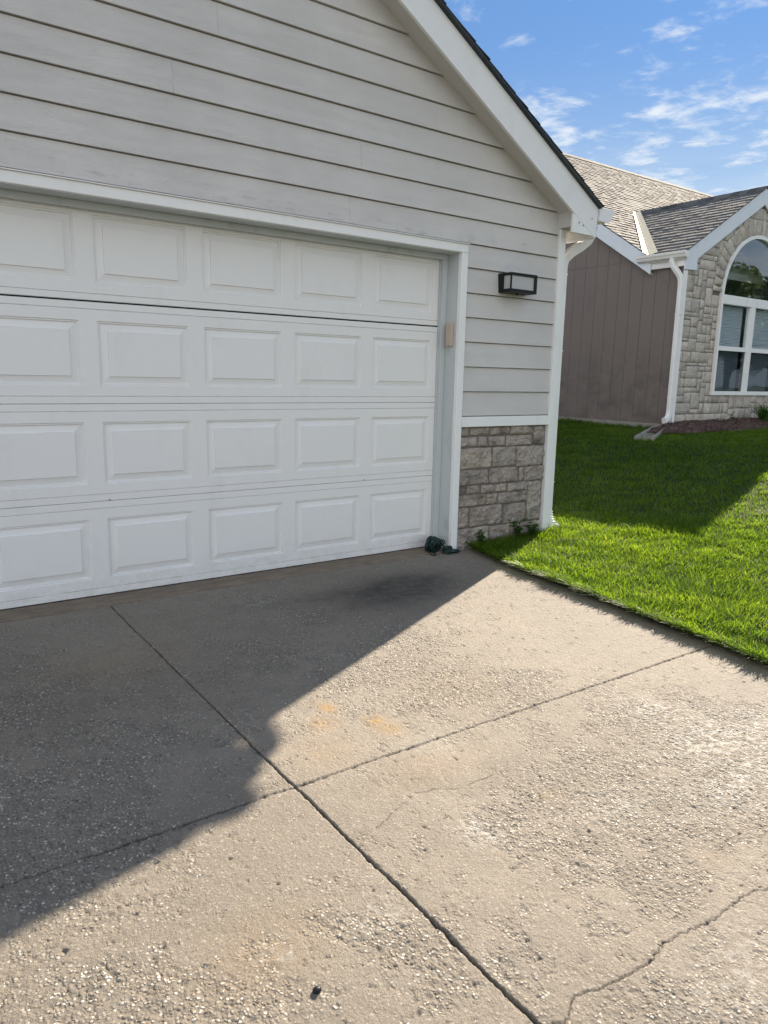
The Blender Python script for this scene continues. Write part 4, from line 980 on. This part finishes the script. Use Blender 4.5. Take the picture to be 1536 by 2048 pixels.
def nroof():
    deck = MB(); xa, xb = 6.352, 20.3; yb2 = 2*YR-2.30
    deck.prism([(2.83, mz(2.83)-0.12), (YR, ZR-0.15), (YR, ZR-0.012), (2.83, mz(2.83)-0.012)], 'x', xa, xb)
    deck.prism([(yb2, mz(yb2)-0.16), (YR, ZR-0.18), (YR, ZR-0.012), (yb2, mz(yb2)-0.012)], 'x', xa, xb)
    deck.build('roof_deck', M['soffit'], house)
    sm = math.sqrt(1+SM*SM); Vd = Vector((0, 1, SM)).normalized(); y0 = 2.77; u0 = 6.318
    def xv(v, s): z = mz(y0+v/sm); return XG+s*(GP-z)/SG if z < GP else (99 if s < 0 else -99)
    sh = MB()
    shingles(sh, (u0, y0, mz(y0)), (1, 0, 0), Vd, lambda v: 0.005*math.sin(v*63), lambda v: max(min(xv(v, -1)-0.04-u0, 14.0), 0.0), (YR-y0)*sm, 0.125, 0.005, 21, 0.06, 0.18, (0.003, 0.009))
    sh.build('main_roof', M['shingle'], house)
    sh = MB()
    shingles(sh, (u0, y0, mz(y0)), (1, 0, 0), Vd, lambda v: min(xv(v, 1)+0.04-u0, 14.0), lambda v: 14.0, (mz(0)*0+(GP-mz(y0))/SM)*sm, 0.125, 0.005, 22, 0.06, 0.18, (0.003, 0.009))
    sh.build('main_roof', M['shingle'], house)
    sh = MB().prism([(yb2, mz(yb2)), (YR, ZR), (YR, ZR+0.004), (yb2, mz(yb2)+0.004)], 'x', 6.318, 20.33); sh.build('rear_roof', M['shingle'], house)
    sh = MB(); x = 6.31; i = 0
    while x < 20.2:
        sh.prism([(YR-0.13, ZR-0.075), (YR, ZR+0.012), (YR+0.13, ZR-0.075), (YR+0.13, ZR-0.063), (YR, ZR+0.026+0.002*(i % 2)), (YR-0.13, ZR-0.063)], 'x', x, x+0.145); x += 0.14; i += 1
    sh.build('ridge_cap', M['shingle'], house)
    # cross gable roof (ridge along y)
    ya = 2.232; HW = 2.005; sg = math.sqrt(1+SG*SG)
    for s in (-1, 1):
        cg = MB(); xe = XG+s*HW; yy = ya+0.012
        while yy < 5.0:                                        # slices stop where the slab dives under the main slope
            zlim = mz(yy+0.05)-0.02 if yy > 2.6 else -9
            xs_ = xe if zlim < gz(xe) else XG+s*(GP-zlim)/SG
            if zlim < GP-0.02: cg.prism([(xs_, gz(xs_)-0.016), (XG, GP-0.016), (XG, GP-0.12), (xs_, gz(xs_)-0.10)], 'y', yy, yy+0.1)
            yy += 0.1
        cg.build('roof_deck', M['soffit'], house)
        cg = MB(); Vg = Vector((-s, 0, SG)).normalized(); xo = XG+s*(HW+0.012)
        def yend(v): z = gz(xo)+v/sg*SG; return 2.782+(z-3.049)/SM-0.04-(ya-0.006)
        shingles(cg, (xo, ya-0.006, gz(xo)), (0, 1, 0), Vg, lambda v: 0.005*math.sin(v*71), lambda v: max(yend(v), 0.06), (HW+0.012)*sg, 0.125, 0.004, 31+s, 0.07, 0.2, (0.004, 0.0055))
        cg.build('gable_roof', M['shingle_shade_tint'], house)
    cg = MB(); y = ya-0.01; i = 0
    while y < 4.62:
        cg.prism([(XG-0.12, GP-0.067), (XG, GP+0.010), (XG+0.12, GP-0.067), (XG+0.12, GP-0.055), (XG, GP+0.023+0.002*(i % 2)), (XG-0.12, GP-0.055)], 'y', y, y+0.145); y += 0.14; i += 1
    cg.build('ridge_cap', M['shingle'], house)
    # open metal valley
    yv = lambda x: 2.782+(gz(x)-3.049)/SM
    xb_ = XG-HW-0.01; P0 = Vector((xb_, yv(xb_), gz(xb_))); P1 = Vector((XG-0.03, yv(XG-0.03), gz(XG-0.03)))
    d = (P1-P0).normalized(); nm = Vector((0, -SM, 1)).normalized(); ng = Vector((-SG, 0, 1)).normalized()
    am = nm.cross(d).normalized(); ag = ng.cross(d).normalized()
    if am.x > 0: am = -am
    if ag.y > 0: ag = -ag
    mb = MB(); o1 = nm*0.024; o2 = ng*0.024; up = Vector((0, 0, 0.045))
    mb.add([P0+o1, P1+o1, P1+o1+am*0.06, P0+o1+am*0.12, P0+o2, P1+o2, P1+o2+ag*0.09, P0+o2+ag*0.13, P0+up, P1+up],
           [(0, 1, 2, 3), (4, 7, 6, 5), (0, 8, 9, 1), (4, 5, 9, 8)])
    mb.build('valley_flashing', M['flash'], house)
    # rake boards on the brown gable
    for f in (lambda y: y, lambda y: 2*YR-y):
        MB().prism([(f(2.80), mz(2.80)-0.235), (YR, ZR-0.25), (YR, ZR-0.012), (f(2.80), mz(2.80)-0.010)], 'x', 6.326, 6.3515).build('rake_board', M['rake2'], house)
        MB().prism([(f(2.80), mz(2.80)-0.236), (YR, ZR-0.25), (YR, ZR-0.232), (f(2.80), mz(2.80)-0.218)], 'x', 6.352, X1-0.0115).build('soffit', M['soffit'], house)
    # rakes on the stone gable
    for s in (-1, 1):
        xe = XG+s*(HW-0.045); b0_ = lambda x: gz(x)-0.255
        poly = [(xe, 2.845), (xe-s*0.285, 2.860), (xe-s*0.286, b0_(xe-s*0.286)), (XG, GP-0.255), (XG, GP-0.018), (xe, gz(xe)-0.018)]
        MB().prism(poly, 'y', 2.243, 2.268).build('rake_board', M['rake2'], house)
        if s > 0: MB().box(xe-0.02, xe+0.04, 2.2685, Y1+1.0, 2.87, gz(xe)-0.07).build('fascia', M['white'], house)
    # fascia under the valley, the gutter with its end caps
    MB().prism([(2.2685, 2.895), (2.80, 2.895), (3.03, 3.025), (3.03, 3.10), (2.2685, 3.10)], 'x', 6.352, 6.376).build('fascia', M['white'], house)
    MB().box(6.3765, 6.402, 2.2685, 2.79, 2.896, 2.91).build('soffit', M['soffit'], house)
    gx = 6.350; k = 1.0
    pr = [(0, 3.092), (0, 3.006), (.050, 3.000), (.078, 3.014), (.090, 3.046), (.103, 3.062), (.108, 3.094), (.098, 3.094), (.094, 3.068), (.080, 3.050), (.070, 3.022), (.047, 3.010), (.008, 3.014), (.008, 3.092)]
    gt = MB().prism([(gx-a, b) for a, b in pr], 'y', 2.205, 3.00)
    cap = [(gx-a, b) for a, b in ((0.001, 3.091), (0.001, 3.008), (.049, 3.002), (.076, 3.016), (.088, 3.046), (.101, 3.062), (.106, 3.092))]
    gt.prism(cap, 'y', 2.199, 2.2045); gt.prism(cap, 'y', 3.0005, 3.006)
    gt.build('gutter', M['metal'], house)
nroof()
ds = spout([(6.300, 2.420, 3.003), (6.300, 2.420, 2.955), (6.305, 2.405, 2.900), (6.322, 2.355, 2.830), (6.345, 2.315, 2.765), (6.360, 2.297, 2.700), (6.366, 2.293, 2.62), (6.366, 2.293, 1.5), (6.366, 2.293, 0.82), (6.356, 2.293, 0.755), (6.315, 2.29, 0.705), (6.235, 2.285, 0.680)], 0.085, 0.064, (0.02, 1, 0), house)
for z in (2.22, 1.02): MB().box(6.3325, 6.3995, 2.2485, 2.3375, z, z+0.008).build('seam_ring', M['metal'], ds)

# splash block, mulch bed and plants by the neighbour's wall
def splash():
    t = thing('splash_block', 'pale concrete splash block on the grass below the white downspout', 'splash block', (5.75, 2.1, 0.5))
    A = Vector((6.18, 2.30, 0.575)); B = Vector((5.10, 1.80, 0.500)); d = (B-A).normalized(); s = Vector((-d.y, d.x, 0)).normalized(); up = Vector((0, 0, 1))
    mb = MB(); w0, w1 = 0.10, 0.13; h = 0.032
    def P(a, k, z): c = A.lerp(B, a); return c+s*k*(w0+(w1-w0)*a)+up*z
    mb.add([P(0, -1, -0.03), P(1, -1, -0.03), P(1, 1, -0.03), P(0, 1, -0.03), P(0, -1, h), P(1, -1, h*0.7), P(1, 1, h*0.7), P(0, 1, h),
            P(0.05, -.78, h), P(1, -.78, h*0.7), P(1, .78, h*0.7), P(0.05, .78, h), P(0.08, -.7, h-0.025), P(1, -.7, h*0.7-0.028), P(1, .7, h*0.7-0.028), P(0.08, .7, h-0.025)],
           [(0, 3, 2, 1), (0, 1, 5, 4), (2, 3, 7, 6), (3, 0, 4, 7), (4, 5, 9, 8), (6, 7, 11, 10), (7, 4, 8, 11), (8, 9, 13, 12), (10, 11, 15, 14), (11, 8, 12, 15), (12, 13, 14, 15), (1, 2, 6, 10, 14, 13, 9, 5)])
    mb.build('trough', M['splash'], t)
splash()
def mulch():
    rg = np.random.default_rng(5)
    xs = np.linspace(5.6, 11.5, 150); t = np.linspace(0, 1, 26); X, T = np.meshgrid(xs, t)
    yf = 1.66+0.03*np.sin(X*5)+0.35*sstep(6.3, 5.6, X); Y = yf+T*(2.29-yf)
    def mh(x, y): return lawn_h(x, y)+0.018+0.10*sstep(1.6, 2.1, y)*sstep(5.6, 6.6, x)+(fbm(x, y, 0.2, 3, 91)-0.5)*0.05
    Z = mh(X, Y); V0 = np.stack([X.ravel(), Y.ravel(), Z.ravel()], 1)
    idx = np.arange(X.size).reshape(X.shape); F0 = np.stack([idx[:-1, :-1].ravel(), idx[:-1, 1:].ravel(), idx[1:, 1:].ravel(), idx[1:, :-1].ravel()], 1)
    n = 9000; x = rg.uniform(5.6, 11.4, n); yf_ = 1.60+0.03*np.sin(x*5)+0.35*sstep(6.3, 5.6, x); y = yf_+rg.random(n)*(2.28-yf_)
    z = mh(x, y)+rg.uniform(0, 0.014, n); L = rg.uniform(0.015, 0.05, n); W = rg.uniform(0.005, 0.014, n); a = rg.uniform(0, 6.28, n); tl = rg.normal(0, 0.35, n)
    dx, dy, dz = np.cos(a)*L, np.sin(a)*L, tl*L; ux, uy = -np.sin(a)*W, np.cos(a)*W
    c = np.stack([x, y, z], 1); d = np.stack([dx, dy, dz], 1)/2; u = np.stack([ux, uy, rg.normal(0, .3, n)*W], 1)/2; h = np.array([0, 0, 0.004])
    V1 = np.stack([c-d-u, c+d-u, c+d+u, c-d+u, c-d*0.8-u*0.6+h, c+d*0.8-u*0.6+h, c+d*0.8+u*0.6+h, c-d*0.8+u*0.6+h], 1).reshape(-1, 3)
    b = (np.arange(n)*8)[:, None]+len(V0)
    F1 = np.concatenate([b+np.array(q) for q in ((4, 5, 6, 7), (0, 1, 5, 4), (1, 2, 6, 5), (2, 3, 7, 6), (3, 0, 4, 7))])
    o = link('mulch', npmesh('mulch', np.concatenate([V0, V1]), [F0, F1]), M['mulch']); tag(o, 'dark brown bark mulch bed below the stone gable wall', 'mulch', kind='stuff')
    return mh
mh = mulch()
clump((8.50, 1.98, float(mh(np.array(8.50), np.array(1.98)))), 0.30, 90, 'green strap-leaved plant in the mulch at the right edge under the window', 3)
weed((7.82, 2.12, float(mh(np.array(7.82), np.array(2.12)))), 0.14, 7, 'small dark seedling in the mulch left of the strap-leaved plant', lw=0.03, seed=14)

# ------------------------------------------------------------------ trees across the street, seen in the neighbour's glass
def tree(x, y, h, label, seed):
    rg = np.random.default_rng(seed); rr = random.Random(seed); t = thing('tree', label, 'tree', (x, y, -0.05), 'trees across the street')
    mb = MB(); mb.tube([(x, y, -0.1), (x+0.05, y, h*0.2), (x-0.05, y+0.1, h*0.42), (x, y, h*0.75)], [0.24, 0.19, 0.14, 0.05], 10)
    cs = []
    for i in range(11):
        a = i*2.4+rr.uniform(-.3, .3); z0 = h*rr.uniform(0.25, 0.55); l = h*rr.uniform(0.2, 0.36)
        e = Vector((x+math.cos(a)*l, y+math.sin(a)*l, z0+l*rr.uniform(0.4, 1.0))); mb.tube([(x, y, z0), ((x+e.x)/2, (y+e.y)/2, (z0+e.z)/2+0.15), e], [0.08, 0.05, 0.02], 7); cs.append((e, h*rr.uniform(0.13, 0.2)))
    cs.append((Vector((x, y, h*0.86)), h*0.16))
    mb.build('trunk', M['bark'], t)
    n = 15000; which = rg.integers(0, len(cs), n); C0 = np.array([c[0][:] for c in cs])[which]; Rr = np.array([c[1] for c in cs])[which]
    d = rg.normal(size=(n, 3)); d /= np.linalg.norm(d, axis=1)[:, None]; c = C0+d*(Rr*rg.random(n)**0.4)[:, None]*np.array([1, 1, 0.8])
    a = rg.normal(size=(n, 3)); a /= np.linalg.norm(a, axis=1)[:, None]; b = np.cross(a, rg.normal(size=(n, 3))); b /= np.linalg.norm(b, axis=1)[:, None]
    s = rg.uniform(0.05, 0.11, n)[:, None]; V = np.stack([c-a*s, c+b*s*0.5, c+a*s, c-b*s*0.5], 1).reshape(-1, 3)
    link('crown', npmesh('crown', V, [(np.arange(n)*4)[:, None]+np.arange(4)]), M['leaf'], t)
tree(25.0, -7.5, 5.8, 'broad dark tree across the street, leftmost of the row', 41)
tree(28.5, -9.5, 6.6, 'tallest dark tree in the row across the street', 42)
tree(24.5, -12.5, 5.6, 'rounded dark tree across the street, rightmost of the row', 43)

# a black pebble lying on the concrete
mb = MB(); c = Vector((-2.714, -2.980, GZ+0.004)); rr = random.Random(1)
rings = []; 
for i in range(1, 5):
    th = i/5*math.pi; rings.append([c+Vector((0.0105*math.sin(th)*math.cos(p)*(1+rr.uniform(-.12, .12)), 0.0085*math.sin(th)*math.sin(p)*(1+rr.uniform(-.12, .12)), 0.006*math.cos(th))) for p in [k*2*math.pi/9 for k in range(9)]])
vs_ = [p for r in rings for p in r]+[c+Vector((0, 0, 0.006)), c-Vector((0, 0, 0.006))]
fs = [(i*9+k, (i+1)*9+k, (i+1)*9+(k+1) % 9, i*9+(k+1) % 9) for i in range(3) for k in range(9)]+[(36, k, (k+1) % 9) for k in range(9)]+[(37, 27+(k+1) % 9, 27+k) for k in range(9)]
mb.add(vs_, fs); tag(mb.build('pebble', M['black'], smooth=True), 'small black pebble lying in the sun on the concrete near the joint', 'pebble')
